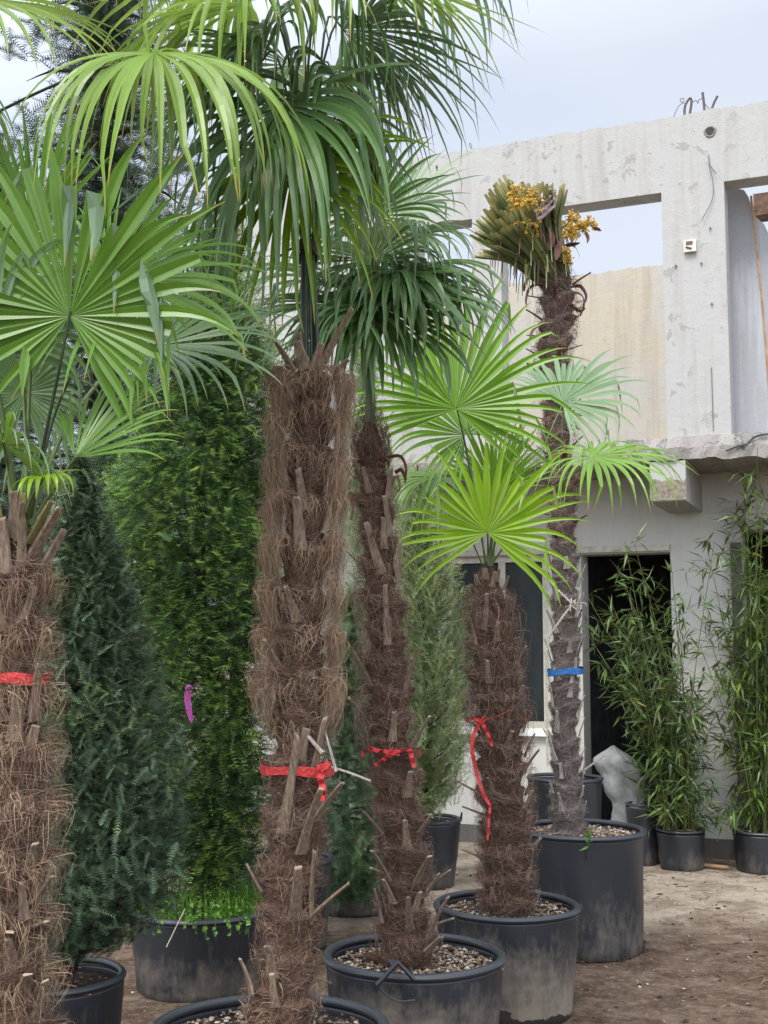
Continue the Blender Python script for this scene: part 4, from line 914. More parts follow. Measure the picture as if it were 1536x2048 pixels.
def inflorescence(root, pts, Y, n, L, seed):
    g = np.random.default_rng(seed); p = smoothpts(px3(pts, Y), 14); mb = MB(); tube(mb, p, np.linspace(.012, .005, 14), 6); V = []
    for k in range(n):
        i = 2 + int(11 * k / n); T_ = unit(p[min(i + 1, 13)] - p[i - 1]); d = unit(T_ * g.uniform(.2, .9) + unit(g.normal(0, 1, 3))); l = L * g.uniform(.5, 1.) * (1.2 - .6 * i / 13)
        q_ = smoothpts([p[i], p[i] + d * l * .5 + UZ * .01, p[i] + d * l], 7); tube(mb, q_, .0035, 4)
        for w_ in range(26): V.append(q_[int(g.integers(1, 7))] + g.normal(0, .0085, 3))
    pebbles(mb, np.array(V), .0068, 1.); mb.build('flower_cluster', M['yellow'], root)
inflorescence(pd, [(1075, 455), (1056, 430), (1040, 408), (1022, 392)], 6.95 - .30, 34, .12, 1)
inflorescence(pd, [(1062, 450), (1060, 420), (1066, 395)], 6.95 - .30, 22, .10, 2)
inflorescence(pd, [(1118, 485), (1140, 465), (1165, 455), (1188, 440)], 6.95 - .10, 26, .085, 3)
inflorescence(pd, [(1120, 490), (1133, 510), (1140, 528)], 6.95 - .12, 10, .06, 4)
inflorescence(pd, [(1125, 470), (1142, 445), (1150, 432)], 6.95 - .10, 10, .06, 5)
for pts, w in (([(1098, 500), (1102, 475), (1096, 455)], .05), ([(1112, 520), (1118, 492), (1128, 476)], .04), ([(1050, 470), (1040, 450), (1022, 445)], .04), ([(1130, 490), (1150, 488), (1160, 486)], .03), ([(1185, 455), (1195, 458), (1203, 462)], .02), ([(1170, 462), (1176, 476), (1174, 486)], .02)):
    mb = MB(); p3 = smoothpts(px3(pts, 6.95 - .22), 8); strip(mb, p3, w * np.array([.4, .8, 1, 1, .9, .7, .45, .15]), A3(1, -.4, .3), .002); mb.build('flower_sheath', M['dead'], pd)
# the cloth tied round the bundle
mb = MB(); v0 = A3(.62, -.78, .1); t0_ = math.atan2(v0 @ s2, v0 @ s1); n_ = 30; m_ = 12; V = []
for r_ in range(m_):
    for w_ in range(n_):
        f = w_ / (n_ - 1) * 2 - 1; a = t0_ + f * 1.0; e = s1 * cos(a) + s2 * sin(a); h = .37 + (r_ / (m_ - 1) - .5) * .115 * (1 - .55 * abs(f) ** 1.5) + .03 * f
        V.append(neck + e * (.238 + .055 * (h - .37) / .1 * .4 + .013 * sin(r_ * 2.1 + 2.5 * f) + .006 * sin(f * 14 + r_)) + hd * h)
F = [[r_ * n_ + w_, r_ * n_ + w_ + 1, (r_ + 1) * n_ + w_ + 1, (r_ + 1) * n_ + w_] for r_ in range(m_ - 1) for w_ in range(n_ - 1)]
V = np.array(V); k = len(V); mb.add(np.concatenate([V, V - np.tile(hd * .0, (k, 1)) + .004 * unit(neck + hd * .37 - V)]), F + [[k + q for q in f[::-1]] for f in F])
tag(mb.build('cloth_tie', M['cloth'], None, True), 'faded pink cloth tied round the trimmed head of the tall grey palm', 'cloth', 'ties on the palms')
# twisted wire along the grey trunk
mb = MB(); yw = 6.95 - .115
wp = smoothpts([P(1094, 1150, yw + .03), P(1112, 1175, yw), P(1138, 1200, yw), P(1150, 1207, yw), P(1138, 1218, yw), P(1118, 1245, yw), P(1098, 1280, yw + .04), P(1093, 1340, yw + .06), P(1094, 1440, yw + .06), P(1095, 1530, yw + .05)], 160)
for s_ in (0, pi): tube(mb, wp + np.stack([.0045 * np.cos(np.arange(160) * .9 + s_), .0 * np.arange(160), .0045 * np.sin(np.arange(160) * .9 + s_)], 1), .0033, 5)
for k in range(14):
    b = P(1150, 1207, yw - .01) + rng.normal(0, .012, 3); tube(mb, smoothpts([b, b + rng.normal(0, .02, 3), b + rng.normal(0, .02, 3) - UZ * .01], 6), .0022, 4)
tag(mb.build('twisted_wire', M['string']), 'twisted pale wire slung round the grey palm trunk above and below the blue tape', 'wire')

# ---- palm cut by the left edge
Te = Trunk([(40, 1040, 50), (40, 1065, 72), (40, 1110, 98), (36, 1200, 98), (32, 1300, 98), (34, 1400, 104), (38, 1500, 110), (38, 1600, 120), (35, 1700, 114), (32, 1800, 110), (32, 1900, 108), (36, 2000, 122), (40, 2150, 160), (40, 2290, 160)], 3.15)
pe = empty('palm_tree', Te.c(Te.z0), 'palm at the left edge of the photo with a big open green fan', 'palm', 'potted fan palms')
trunk_mesh(Te, M['trunk'], pe, dz=.046, span=.17, lift=.52, seed=5, tier=.14); Z = Te.zpx
mb = MB(); matted(mb, Te, 8000, Te.z0, Z(1075), lift=.012, w=(.0004, .0012), L=(.04, .17)); matted(mb, Te, 1300, Te.z0, Z(1090), lift=.05, w=(.0010, .0018), L=(.08, .22), steep=.8); mb.build('trunk_fibre', M['fibre'], pe)
mb = MB(); hanging(mb, Te, 3600, Te.tiers(Te.z0, Z(1120)), (.06, .18), out=(.01, .085), w=(.0008, .0017), zs=.015); mb.build('hanging_fibre', M['fibre_tan'], pe)
stubs(Te, pe, [(1080, -.1, .12, .12), (1140, .4, .17, .12), (1150, -.4, .14, .02), (1120, .8, .14, .42), (1180, .85, .17, .35), (1290, .25, .15, -.08), (1270, -.5, .18, .25), (1480, .1, .17, -.12), (1440, .9, .14, .0), (1520, .6, .09, .05), (1440, -.3, .12, .3), (1620, .3, .16, -.5), (1740, .75, .08, .3), (1770, -.2, .09, .9), (1830, .6, .09, -.1), (1800, .9, .09, .7), (1850, .8, .07, 1.2), (1860, 0., .08, 1.2), (1920, .2, .08, .4), (1990, .4, .1, .6), (2020, .85, .1, .4)], M['stub'])
stubs(Te, pe, [(1085, .35, .12, .2), (1100, -.7, .15, .1), (1090, .75, .12, .45)], M['stub_green'])
q = lambda x, y, Y=3.15: P(x, y, Y)
frond(pe, q(140, 632, 3.0), P(172, 250, 2.96) - P(140, 632, 3.0), (.02, -1, .18), .53, M['leaf_mid'], [q(60, 1045), q(85, 900, 3.1), q(118, 740, 3.03)], M['petiole_dark'], nseg=38, spread=150, droop=.30, t0=.45, split=.62, kink=.26, cup=.06, side_short=.42, kinkr=(.52, .66), prad=.006, stiff=.6)
frond(pe, q(48, 785, 3.3), P(30, 640, 3.25) - P(48, 785, 3.3), (-.1, -1, .5), .30, M['leaf_pale'], [q(50, 1045), q(52, 920)], None, nseg=38, spread=165, droop=1.0, t0=.4, split=.55, cup=.2, side_short=0.)
frond(pe, q(150, 915, 3.05), P(262, 790, 3.1) - P(150, 915, 3.05), (-.55, -.75, .35), .34, M['leaf_mid'], [q(58, 1050), q(100, 990)], None, nseg=26, spread=62, droop=.25, t0=.5, split=.55, cup=.05)
frond(pe, q(85, 955, 2.95), P(120, 945, 2.85) - P(85, 955, 2.95), (.1, -.5, 1.), .125, M['leaf_lime'], [q(50, 1050), q(62, 1000, 3.0)], M['petiole'], nseg=18, spread=150, droop=1.1, t0=.25, split=.45, cup=.1, prad=.004)
frond(pe, q(318, 690, 3.45), P(470, 670, 3.5) - P(318, 690, 3.45), (-.15, -.62, .8), .46, M['leaf_pale'], [q(55, 1050), q(130, 860, 3.3), q(240, 720, 3.4)], None, nseg=32, spread=118, droop=.55, t0=.45, split=.45, cup=.05)
frond(pe, q(10, 890, 3.0), P(-40, 800, 2.9) - P(10, 890, 3.0), (-.3, -.8, .6), .34, M['leaf_mid'], [q(40, 1050), q(25, 970)], None, nseg=32, spread=130, droop=.7, t0=.4, split=.5)
frond(pe, q(-60, 560, 3.35), P(-40, 330, 3.35) - P(-60, 560, 3.35), (.5, -.9, .2), .50, M['leaf_mid'], [q(40, 1050), q(5, 820, 3.25)], None, nseg=36, spread=120, droop=.35, t0=.5, split=.5)
frond(pe, q(215, 560, 3.6), P(330, 420, 3.75) - P(215, 560, 3.6), (-.2, -.8, .6), .48, M['leaf_bright'], [q(60, 1050), q(110, 800, 3.4)], None, nseg=34, spread=75, droop=.25, t0=.5, split=.5)
frond(pe, q(70, 470, 3.25), P(95, 230, 3.28) - P(70, 470, 3.25), (.1, -1, .1), .44, M['leaf_mid'], [q(45, 1050), q(60, 760, 3.25)], None, nseg=16, spread=38, droop=.15, t0=.6, split=.45, lenvar=.35)
frond(pe, q(250, 560, 3.2), P(420, 640, 3.1) - P(250, 560, 3.2), (-.2, -.8, .7), .48, M['leaf_mid'], [q(60, 1050), q(120, 800, 3.2)], M['petiole_dark'], nseg=24, spread=80, droop=.5, t0=.3, split=.42, lenvar=.3, prad=.005)
frond(pe, q(-20, 690, 3.0), P(-60, 560, 2.95) - P(-20, 690, 3.0), (.2, -.9, .4), .40, M['leaf_pale'], [q(38, 1050), q(10, 860, 3.05)], None, nseg=28, spread=120, droop=.8, t0=.4, split=.5)
for a, b in (((42, 1045), (58, 880)), ((52, 1048), (72, 905)), ((30, 1045), (18, 890)), ((60, 1050), (100, 900))):
    mb = MB(); tube(mb, smoothpts([q(*a), q((a[0] + b[0]) / 2 - 3, (a[1] + b[1]) / 2), q(*b)], 8), np.linspace(.010, .005, 8), 6); mb.build('spear_leaf', M['petiole'], pe)

# ---- palm just outside the left edge, its fronds reach into the picture
Tf = Trunk([(-420, 560, 90), (-420, 800, 150), (-420, 1300, 170), (-420, 2240, 200)], 3.35)
pf = empty('palm_tree', Tf.c(Tf.z0), 'palm outside the frame whose yellow-green drooping fan reaches in at the upper left', 'palm', 'potted fan palms')
trunk_mesh(Tf, M['trunk'], pf)
mb = MB(); matted(mb, Tf, 1500, Tf.z0, Tf.z1, lift=.012, w=(.0015, .003)); mb.build('trunk_fibre', M['fibre'], pf)
q = lambda x, y, Y=3.2: P(x, y, Y)
frond(pf, q(310, 106, 3.1), P(500, 150, 2.98) - P(310, 106, 3.1), (.05, -.62, 1.), .70, M['leaf_olive'], [q(-415, 575, 3.35), q(-190, 330), q(0, 222), q(160, 150)], M['petiole_dark'], nseg=38, spread=138, droop=1.05, t0=.08, split=.38, cup=.02, stiff=.25, prad=.0048)
frond(pf, q(-70, -10, 3.2), P(150, 60, 3.15) - P(-70, -10, 3.2), (-.1, -.4, 1.), .56, M['leaf_olive'], [q(-415, 575, 3.35), q(-330, 250), q(-200, 60)], M['petiole_dark'], nseg=36, spread=125, droop=.45, t0=.35, split=.42)
frond(pf, q(120, -190, 3.3), P(260, -90, 3.3) - P(120, -190, 3.3), (-.1, -.3, 1.), .54, M['leaf_olive'], [q(-415, 575, 3.35), q(-330, 150), q(-100, -120)], M['petiole_dark'], nseg=36, spread=130, droop=.8, t0=.25, split=.42)
frond(pf, q(-250, 130, 3.05), P(-60, 150, 3.0) - P(-250, 130, 3.05), (-.1, -.3, 1.), .50, M['leaf_mid'], [q(-415, 575, 3.35), q(-370, 320)], M['petiole_dark'], nseg=36, spread=130, droop=.95, t0=.25, split=.42)
frond(pf, q(-520, 180, 3.3), P(-700, 100, 3.3) - P(-520, 180, 3.3), (0, -.4, 1.), .52, M['leaf_mid'], [q(-415, 575, 3.35), q(-460, 350)], M['petiole_dark'], nseg=30, spread=140, droop=.8)

# ------------------------------------------------------------------ plastic tapes tied on the trunks
def tape(T, py, label, mat, w=.024, tilt=0., k=1.13, knot=None, tails=(), group='coloured tapes on the trunks', arc=(0, 2 * pi), cat='tape'):
    z = T.zpx(py); root = empty('plastic_tape', T.pt(np.array(z), np.array(-pi / 2)), label, cat, group)
    a = np.linspace(*arc, 49); mb = MB(); pts = np.array([T.pt(np.array(z + tilt * cos(x) * T.rad(z) + .004 * sin(3 * x)), np.array(x), k, .004 + .003 * sin(5 * x)) for x in a])
    strip(mb, pts, w * (1 + .14 * np.sin(a * 4)), UZ, .0008); mb.build('band', mat, root)
    yf = T.Y - float(T.rad(z)) * 1.15 - .012
    if knot:
        mb = MB(); c = P(*knot, yf)
        for r_ in range(4):
            d = rng.normal(0, .4, 3) + A3(1, 0, .2) * (-1) ** r_
            strip(mb, smoothpts([c - d * .016, c + A3(0, -.012, 0), c + d * .016 + UZ * .006], 6), .016, UZ + rng.normal(0, .3, 3), .0009)
        mb.build('knot', mat, root)
    for tl in tails:
        wd = tl[0]; p3 = px3([(a_, b_) for a_, b_ in tl[1]], yf - .006); p3 = smoothpts(p3, 16); p3[:, 1] += .005 * np.sin(np.arange(16) * 1.1)
        ang = np.linspace(0, rng.uniform(-.9, .9), 16); wdir = np.stack([np.cos(ang), -np.sin(ang), .15 + 0 * ang], 1)
        mb = MB(); strip(mb, p3, wd * np.linspace(1, .8, 16), wdir, .0008); mb.build('tail', mat, root)
tape(Te, 1357, 'plain red tape band round the palm at the left edge', M['red'], .026)
tape(Ta, 1537, 'red tape with a short tail, tied round the thick shaggy palm', M['red'],   .026, -.05, 1.13, (648, 1534), [(.020, [(646, 1538), (641, 1560), (647, 1580), (643, 1602)])])
tape(Tb, 1506, 'red tape tied in a loose crossing knot round the slender palm', M['red'], .020, .02, 1.13, (783, 1506), [(.018, [(738, 1497), (760, 1502), (785, 1506), (815, 1497)]), (.018, [(790, 1506), (770, 1517), (750, 1530)]), (.020, [(816, 1495), (822, 1508), (828, 1535)])], arc=(radians(-20), radians(200)))
tape(Tc, 1436, 'red tape with long tails hanging down the short bright palm', M['red'], .013, .10, 1.13, (962, 1442), [(.016, [(962, 1442), (975, 1466), (984, 1492)]), (.019, [(960, 1444), (944, 1485), (953, 1545), (968, 1590), (980, 1610)]), (.012, [(981, 1608), (978, 1640), (975, 1680)]), (.016, [(944, 1436), (962, 1442), (990, 1434), (1024, 1419)])], arc=(radians(-20), radians(200)))
tape(Td, 1343, 'blue tape band round the grey palm trunk', M['blue'], .034, .06, 1.13)
# magenta tape hanging in the conifer
root = empty('plastic_tape', P(378, 1378, 5.52), 'magenta tape strip hanging in the tall conifer', 'tape', 'coloured tapes on the trunks')
mb = MB(); strip(mb, smoothpts(px3([(377, 1379), (375, 1400), (379, 1425), (383, 1447)], 5.52), 14), .030 * np.array([.4, .8, 1, 1, 1, .95, .9, .9, .85, .8, .7, .6, .4, .2]), A3(1, .3, 0), .001); mb.build('tail', M['pink'], root)
mb = MB(); tube(mb, smoothpts([P(373, 1378, 5.52), P(378, 1372, 5.51), P(384, 1379, 5.52)], 8), .007, 5); mb.build('knot', M['pink'], root)

# ------------------------------------------------------------------ conifers
def tpl_yew(K=13, ln=.24, w=.035, bend=-.25, fwd=.55, zlift=.15):
    V = []; F = []; u = []
    for k in range(K):
        x = (k + .6) / K; l = ln * (1 - .45 * x) * (.75 + .5 * ((k * 37) % 10) / 10); z = bend * x * x
        for s in (-1, 1):
            b = len(V); dx, dy = fwd * l, s * l
            V += [[x - w * .5, 0, z], [x + w * .5, 0, z], [x + dx, dy * .9, z + zlift * l - .12 * l]]; F.append([b, b + 1, b + 2] if s > 0 else [b + 1, b, b + 2]); u += [x, x, x]
    b = len(V); V += [[0, -.008, 0], [0, .008, 0], [1.06, 0, bend * 1.1]]; F.append([b, b + 1, b + 2]); u += [0, 0, 1]
    return np.array(V, float), np.array(F), np.array(u)
def tpl_wisp(K=16, ln=.20, w=.02, bend=.12, seed=1):
    g = np.random.default_rng(seed); V = []; F = []; u = []
    for k in range(K):
        x = (k + .3) / K; l = ln * (1.1 - .7 * x) * g.uniform(.6, 1.3); a = g.uniform(0, 2 * pi); z = bend * x * x - .1 * x
        b = len(V); V += [[x - w, 0, z], [x + w, 0, z], [x + l * .95, l * .7 * cos(a), z + l * .7 * sin(a)]]; F.append([b, b + 1, b + 2]); u += [x, x, x]
    b = len(V); V += [[0, -.012, 0], [0, .012, 0], [1.1, 0, bend * 1.1 - .1]]; F.append([b, b + 1, b + 2]); u += [0, 0, 1]
    return np.array(V, float), np.array(F), np.array(u)
def sprays(mb, tpl, pos, d, up, sc, v):
    TV, TF, tu = tpl; d = unit(d); side = unit(np.cross(up, d)); n = np.cross(d, side); N = len(pos)
    fr = np.stack([d, side, n], 1) * sc[:, None, None]
    V = np.einsum('vk,nki->nvi', TV, fr) + pos[:, None]
    F = TF[None] + (np.arange(N) * len(TV))[:, None, None]
    mb.add(V.reshape(-1, 3), F.reshape(-1, 3), np.tile(tu, N), np.repeat(v, len(TV)))
def conifer(name, label, Y, prof, base_y, mat, tpl, N, sc, upness=.3, fill=1.7, inner=.42, lump=.16, lumpf=7., trunk_r=.035, limbs=50, group='conifers', noise_d=.45, seed=0, cat='conifer', droop=0., vlo=0., lz=1., spread3=.25):
    prof = sorted(prof, key=lambda a: -a[0]); py = np.array([a[0] for a in prof], float)
    C = np.array([P(a[1], a[0], Y) for a in prof]); R = np.array([a[2] * Y / FPX for a in prof]); z = C[:, 2]
    b = P(base_y[0], 1290, Y); b[2] = base_y[1]
    root = empty(name, b, label, cat, group); g = np.random.default_rng(seed + 100)
    zz = np.linspace(z[0], z[-1], 200); w = np.interp(zz, z, R) + .02; cdf = np.cumsum(w) / w.sum()
    zs = np.interp(g.random(N), cdf, zz); ph = g.uniform(0, 2 * pi, N)
    f = 1 - (1 - inner) * g.random(N) ** fill
    lp = 1 + lump * wave(ph * 1.0 * lumpf / 4, zs * lumpf * lz, seed + 20, 3, 1.) + lump * .6 * np.sin(ph * 3 + zs * 5)
    r = np.interp(zs, z, R) * f * lp
    out = np.stack([np.cos(ph), np.sin(ph), 0 * ph], 1)
    d = unit(out + UZ * (upness + g.normal(0, .25, N)[:, None]) + g.normal(0, noise_d, (N, 3)))
    s = g.uniform(*sc, N); cx = np.stack([np.interp(zs, z, C[:, 0]), np.interp(zs, z, C[:, 1]), zs], 1)
    pos = cx + out * r[:, None] - d * s[:, None] * .7 - UZ * droop * (r ** 2)[:, None]
    mb = MB(); upv = UZ + g.normal(0, spread3, (N, 3)) + out * .2
    sprays(mb, tpl, pos, d, upv, s, np.clip(g.normal(.5, .22, N), vlo, 1)); mb.build('foliage', mat, root)
    mb = MB(); tp = smoothpts([A3(b[0], b[1], b[2] - .03)] + [A3(C[i, 0], C[i, 1], z[i]) for i in range(len(z)) if z[i] > b[2] + .1], 20)
    tube(mb, tp, np.linspace(trunk_r, .006, 20), 8)
    for k in range(limbs):
        t = (k + g.random()) / limbs; zc = z[0] + (z[-1] - z[0]) * t * .95; a = k * 2.4 + g.normal(0, .3); rr = np.interp(zc, z, R) * g.uniform(.6, .9)
        o = A3(cos(a), sin(a), 0); c0 = A3(np.interp(zc, z, C[:, 0]), np.interp(zc, z, C[:, 1]), zc); st = c0 - UZ * rr * upness * .8
        if st[2] < b[2] + .05: st[2] = b[2] + .05
        tube(mb, smoothpts([st, (st + c0) / 2 + o * rr * .6, c0 + o * rr - UZ * droop * rr ** 2], 6), np.linspace(trunk_r * .35, .003, 6), 5)
    mb.build('trunk', M['bark'], root)
    return root
TY = tpl_yew(9, .27, .075)
conifer('yew_tree', 'dark blue-green bushy yew in a small pot, beside the palm at the left edge', 4.60, [(905, 160, 6), (960, 165, 32), (1050, 172, 60), (1200, 178, 106), (1400, 186, 132), (1550, 202, 160), (1700, 212, 172), (1790, 195, 150), (1850, 165, 105), (1900, 150, 60)], (135, .37), M['yew'], TY, 17000, (.045, .088), .30, 1.4, .25, .28, 7., .03, 60, seed=1, noise_d=.6)
conifer('cone_conifer', 'tall cone-shaped green conifer with bright hanging shoot tips and a magenta tape', 6.20, [(455, 428, 6), (520, 430, 42), (620, 430, 90), (750, 415, 140), (900, 402, 170), (1050, 400, 180), (1250, 405, 172), (1450, 425, 150), (1600, 432, 125), (1700, 425, 95), (1760, 418, 60)], (415, .46), M['cypress'], tpl_yew(10, .26, .065, -.75, .5), 21000, (.055, .135), .5, 1.4, .25, .25, 7., .045, 70, seed=2, noise_d=.38)
conifer('feathery_conifer', 'soft feathery green conifer standing between the thick and the slender palm trunks', 7.65, [(1180, 700, 14), (1300, 696, 55), (1450, 692, 75), (1600, 690, 85), (1720, 692, 80), (1790, 700, 55)], (706, .37), M['feather'], tpl_yew(14, .26, .028, -.2), 3600, (.10, .20), .1, 1.7, .35, .15, 6., .03, 40, seed=3, noise_d=.5, droop=.4)
conifer('juniper_shrub', 'loose pale green juniper in front of the white wall', 8.40, [(930, 835, 12), (1020, 838, 45), (1120, 845, 70), (1250, 850, 82), (1400, 852, 85), (1500, 855, 85), (1570, 858, 62), (1610, 850, 28)], (846, .46), M['juniper'], tpl_wisp(18, .24, .018), 3400, (.14, .27), .75, 1.3, .25, .22, 5., .025, 60, seed=4, noise_d=.5)
conifer('slim_juniper', 'slim airy juniper rising behind the tied stalks of the slender palm', 9.10, [(600, 728, 6), (680, 728, 32), (800, 728, 48), (950, 735, 58), (1150, 740, 60), (1400, 740, 60), (1600, 740, 40)], (740, .02), M['juniper'], tpl_wisp(16, .22, .017, seed=3), 2600, (.14, .26), .8, 1.2, .2, .2, 5., .025, 50, seed=5)
conifer('gold_tipped_conifer', 'gold-tipped conifer rising behind the open fan at the upper left', 8.60, [(425, 462, 6), (500, 462, 48), (600, 465, 75), (750, 468, 90), (950, 470, 95), (1300, 470, 95)], (470, .02), M['goldtip'], tpl_yew(12, .24, .04, -.4), 2600, (.12, .24), .6, 1.6, .3, .2, 5., .04, 40, seed=6)
conifer('tall_dark_conifer', 'tall dark open-branched conifer against the sky behind the upper left fans', 15.0, [(-260, 216, 60), (-100, 216, 125), (80, 216, 175), (250, 214, 205), (420, 214, 220), (600, 214, 225), (800, 214, 235), (1050, 214, 240), (1290, 214, 240)], (214, .02), M['far'], tpl_yew(15, .26, .036, -.25), 7500, (.22, .55), .05, 1.0, .05, .45, 1.6, .11, 90, seed=7, noise_d=.5, droop=.25, lz=2.2)
conifer('grey_green_conifer', 'blurred grey-green conifer far behind the pale fan at the left edge', 17.0, [(260, -20, 15), (380, -10, 70), (520, 0, 120), (700, 0, 150), (950, 10, 170), (1270, 20, 180)], (0, .02), M['far'], tpl_yew(14, .26, .034, -.25), 3200, (.3, .6), .1, 1.2, .1, .3, 1.6, .11, 60, seed=8, droop=.2)
conifer('background_conifer', 'dark conifer filling the gap between the yew and the tall cone-shaped conifer', 9.5, [(860, 215, 20), (960, 225, 90), (1200, 235, 130), (1500, 235, 140), (1700, 235, 120)], (235, .02), M['feather'], TY, 3600, (.14, .26), .3, 1.8, .4, .15, 5., .05, 30, seed=9)

# ------------------------------------------------------------------ bamboo
LV = lambda: None
def leaves(mb, b, d, up, L, W, v, bend=.18):
    N = len(b); d = unit(d); s = unit(np.cross(d, up)); n = np.cross(s, d)
    L = L[:, None]; W = W[:, None] * .5; m = b + d * L * .38 - n * L * bend * .14; t = b + d * L - n * L * bend
    V = np.stack([b, m - s * W + n * W * .4, m, m + s * W + n * W * .4, t], 1)
    F = np.array([[0, 2, 1], [0, 3, 2], [1, 2, 4], [2, 3, 4]])[None] + (np.arange(N) * 5)[:, None, None]
    mb.add(V.reshape(-1, 3), F.reshape(-1, 3), np.tile([0., .4, .4, .4, 1.], N), np.repeat(v, 5))
def bamboo(label, po, n, hmax, mat, seed, lean, low=.02, per=9., bot=.5):
    g = np.random.default_rng(seed); b0 = A3(*po.location); zs = po['zs']; root = empty('bamboo_plant', (b0[0], b0[1], zs), label, 'bamboo', 'potted bamboos')
    mb = MB(); lb, ld, lu, lL, lW = [], [], [], [], []
    for k in range(n):
        a = g.uniform(0, 2 * pi); r = .12 * math.sqrt(g.random()); h = hmax * (1 if k < 3 else g.uniform(.42, .95)); ln = g.normal(0, .16, 2) * h + np.array(lean) * h + .35 * r / .12 * .2 * np.array([cos(a), sin(a)]) * h
        p0 = A3(b0[0] + r * cos(a), b0[1] + r * sin(a), zs - .02); c = smoothpts([p0, p0 + A3(ln[0] * .35, ln[1] * .35, h * .5), p0 + A3(ln[0], ln[1], h)], 16)
        tube(mb, c, np.linspace(.0055, .0018, 16), 6)
        m = int(per * h * (1.0 if k < n * .8 else 1.5)) + 2
        for q in range(m):
            t = low + (1 - low) * g.random() ** .9; i = min(14, int(t * 15)); p = c[i] + (c[i + 1] - c[i]) * (t * 15 - i)
            a2 = g.uniform(0, 2 * pi); o = A3(cos(a2), sin(a2), g.uniform(.1, .9)); bl = g.uniform(.07, .26) * (1.15 - .5 * t); e = p + o * bl
            tube(mb, [p, p + o * bl * .5 + UZ * .012, e], [.0016, .0012, .0008], 3, cap=False)
            for w in range(int(g.integers(3, 7))):
                f = g.uniform(.35, 1.); lb.append(p + (e - p) * f); dd = unit(o * .6 + g.normal(0, .55, 3) + A3(0, 0, -.35)); ld.append(dd); lu.append(UZ + g.normal(0, .35, 3)); lL.append(g.uniform(.10, .19)); lW.append(g.uniform(.015, .027))
    mb.build('culms', M['culm'], root, True); mb = MB()
    leaves(mb, np.array(lb), np.array(ld), np.array(lu), np.array(lL), np.array(lW), g.random(len(lb))); mb.build('foliage', mat, root)
    return root
bamboo('leafy dark green bamboo in front of the dark doorway', pot_m, 38, 2.15, M['bamboo'], 1, (-.15, -.02), per=8.5)
bamboo('taller yellowish bamboo cut by the right edge of the photo', pot_n, 33, 2.75, M['bamboo_light'], 2, (-.015, -.02), per=8.5)
# ------------------------------------------------------------------ weeds in the big pot
g = np.random.default_rng(5); c = A3(*pot_t.location); zt = pot_t['zs']
mb = MB(); b = []; d = []; u_ = []; L = []; W = []
for k in range(800):
    a = g.uniform(0, 2 * pi); r = .345 * math.sqrt(g.uniform(.15, 1)); p = A3(c[0] + r * cos(a), c[1] + r * sin(a), zt); h = g.uniform(.05, .17); o = A3(cos(a), sin(a), 0) * g.uniform(-.2, .6)
    e = p + o * h * .6 + UZ * h + g.normal(0, .015, 3); tube(mb, smoothpts([p, (p + e) / 2 + UZ * .01, e], 4), .0012, 3, cap=False, v=.5)
    for w in range(9): t = g.uniform(.35, 1.05); b.append(p + (e - p) * t); d.append(g.normal(0, 1, 3) + UZ * .2); u_.append(UZ + g.normal(0, .4, 3)); L.append(g.uniform(.007, .020)); W.append(g.uniform(.003, .007))
leaves(mb, np.array(b), np.array(d), np.array(u_), np.array(L), np.array(W), g.random(len(b)))
tag(mb.build('weeds', M['weed']), 'bright green weeds covering the soil of the big streaked pot', 'weeds', kind='stuff')
vy = 6.20 - .385
for k, (x0, x1, y1) in enumerate(((352, 312, 1870), (395, 372, 1850), (405, 392, 1862), (412, 412, 1876), (425, 432, 1862), (440, 446, 1845), (455, 462, 1866), (470, 480, 1868), (482, 494, 1860), (380, 385, 1840))):
    root = empty('trailing_weed', P(x0, 1795, vy), 'weed runner with heart-shaped leaves hanging over the front rim of the big streaked pot', 'weed', 'weed runners hanging over the pot rim')
    mb = MB(); p = smoothpts([P(x0, 1798, vy + .04), P((x0 * 2 + x1) / 3, 1803, vy - .03), P((x0 + x1 * 2) / 3, 1830, vy - .03), P(x1, y1, vy - .03)], 14); tube(mb, p, .0016, 4); mb.build('runner', M['petiole'], root)
    mb = MB(); n = 9; ii = g.integers(5, 14, n); dd = g.normal(0, .8, (n, 3)) + A3(0, -.3, -.5); ls = g.uniform(.016, .034, n)
    leaves(mb, p[ii], dd, A3(0, -1, .4) + g.normal(0, .3, (n, 3)), ls, ls * .85, g.random(n), .3); mb.build('foliage', M['weed'], root)
mb = MB(); tube(mb, [P(370, 1818, vy - .05), P(333, 1894, vy - .06)], .0025, 4); tag(mb.build('grass_stalk', M['string']), 'dry stalk leaning against the front of the big streaked pot', 'stalk')
# little green shoot in the tall tub
g = np.random.default_rng(8); zt = pot_d['zs']; p = P(1177, 1660, 6.55); p[2] = zt; root = empty('seedling', p, 'small green seedling beside the grey palm trunk in the tall tub', 'seedling')
mb = MB(); n = 12; leaves(mb, np.repeat(p[None], n, 0) + UZ * np.linspace(.01, .07, n)[:, None], g.normal(0, .6, (n, 3)) + UZ * .5, UZ + g.normal(0, .3, (n, 3)), g.uniform(.05, .08, n), np.full(n, .013), g.random(n)); mb.build('foliage', M['weed'], root)
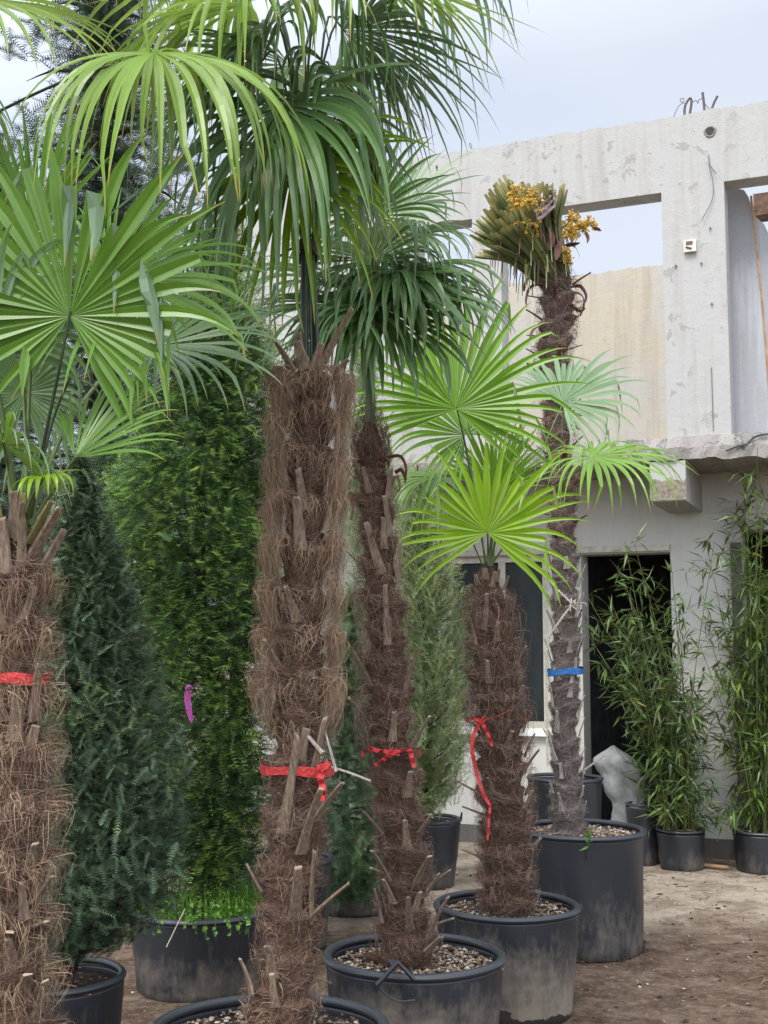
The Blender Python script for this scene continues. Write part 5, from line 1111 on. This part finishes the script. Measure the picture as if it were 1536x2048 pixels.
# ------------------------------------------------------------------ things lying on the ground
g = np.random.default_rng(11); n = 2600
n = 7000; X = g.uniform(-1.6, 4.4, n); Yg = 3.6 + 6.2 * g.random(n) ** 1.1
mb = MB(); pebbles(mb, np.stack([X, Yg, ground_h(X, Yg) + .002], 1), .0055 * g.uniform(.4, 1., (n, 1, 1)) * (1 + 1.6 * (g.random((n, 1, 1)) > .93)), .55); tag(mb.build('ground_pebbles', M['pebble']), 'small stones and crumbs scattered over the bare earth yard', 'stones', kind='stuff')
mb = MB()
for k in range(520):
    x = g.uniform(-.6, 4.2); y = g.uniform(4.2, 9.3); a = g.uniform(0, 2 * pi); l = g.uniform(.02, .11); z = float(ground_h(x, y)) + .006
    tube(mb, smoothpts([A3(x, y, z), A3(x + cos(a) * l / 2, y + sin(a) * l / 2, z + .004 + g.normal(0, .002)), A3(x + cos(a + .12) * l, y + sin(a + .3) * l, z)], 5), g.uniform(.0012, .003), 4, v=g.random() * .55)
n = 520; x = g.uniform(-.6, 4.2, n); y = g.uniform(4.2, 9.3, n)
leaves(mb, np.stack([x, y, ground_h(x, y) + .008], 1), np.stack([g.normal(0, 1, n), g.normal(0, 1, n), g.normal(0, .12, n)], 1), UZ + g.normal(0, .25, (n, 3)), g.uniform(.012, .045, n), g.uniform(.005, .016, n), g.random(n) * .85, .3)
tag(mb.build('ground_litter', M['pebble']), 'dry twigs and leaf scraps scattered over the bare earth yard', 'litter', kind='stuff')
mb = MB(); a = gnd(1398, 1733); b = gnd(1458, 1740); tube(mb, [a + UZ * .014, b + UZ * .016], .014, 8); tag(mb.build('bamboo_cane', M['stick']), 'short tan cane lying on the ground between the two bamboo pots', 'cane')
n = 420; X = g.uniform(-.8, 3.6, n); Yg = 4.0 + 5.3 * g.random(n)
mb = MB(); pebbles(mb, np.stack([X, Yg, ground_h(X, Yg) + .003], 1), .013 * g.uniform(.5, 1.5, (n, 1, 1)), .5); tag(mb.build('earth_clods', M['soil']), 'dark clods of earth and bark lying about the yard', 'clods', kind='stuff')
n = 70; ang = g.uniform(0, 2 * pi, n); C = np.stack([pot_d.location[0] + .33 * np.cos(ang), pot_d.location[1] + .33 * np.sin(ang)], 1) + g.normal(0, .02, (n, 2))
mb = MB(); pebbles(mb, np.stack([C[:, 0], C[:, 1], ground_h(C[:, 0], C[:, 1]) + .006], 1), .02); tag(mb.build('dirt_crumbs', M['soil']), 'dark dirt clods heaped round the foot of the tall tub', 'dirt', kind='stuff')
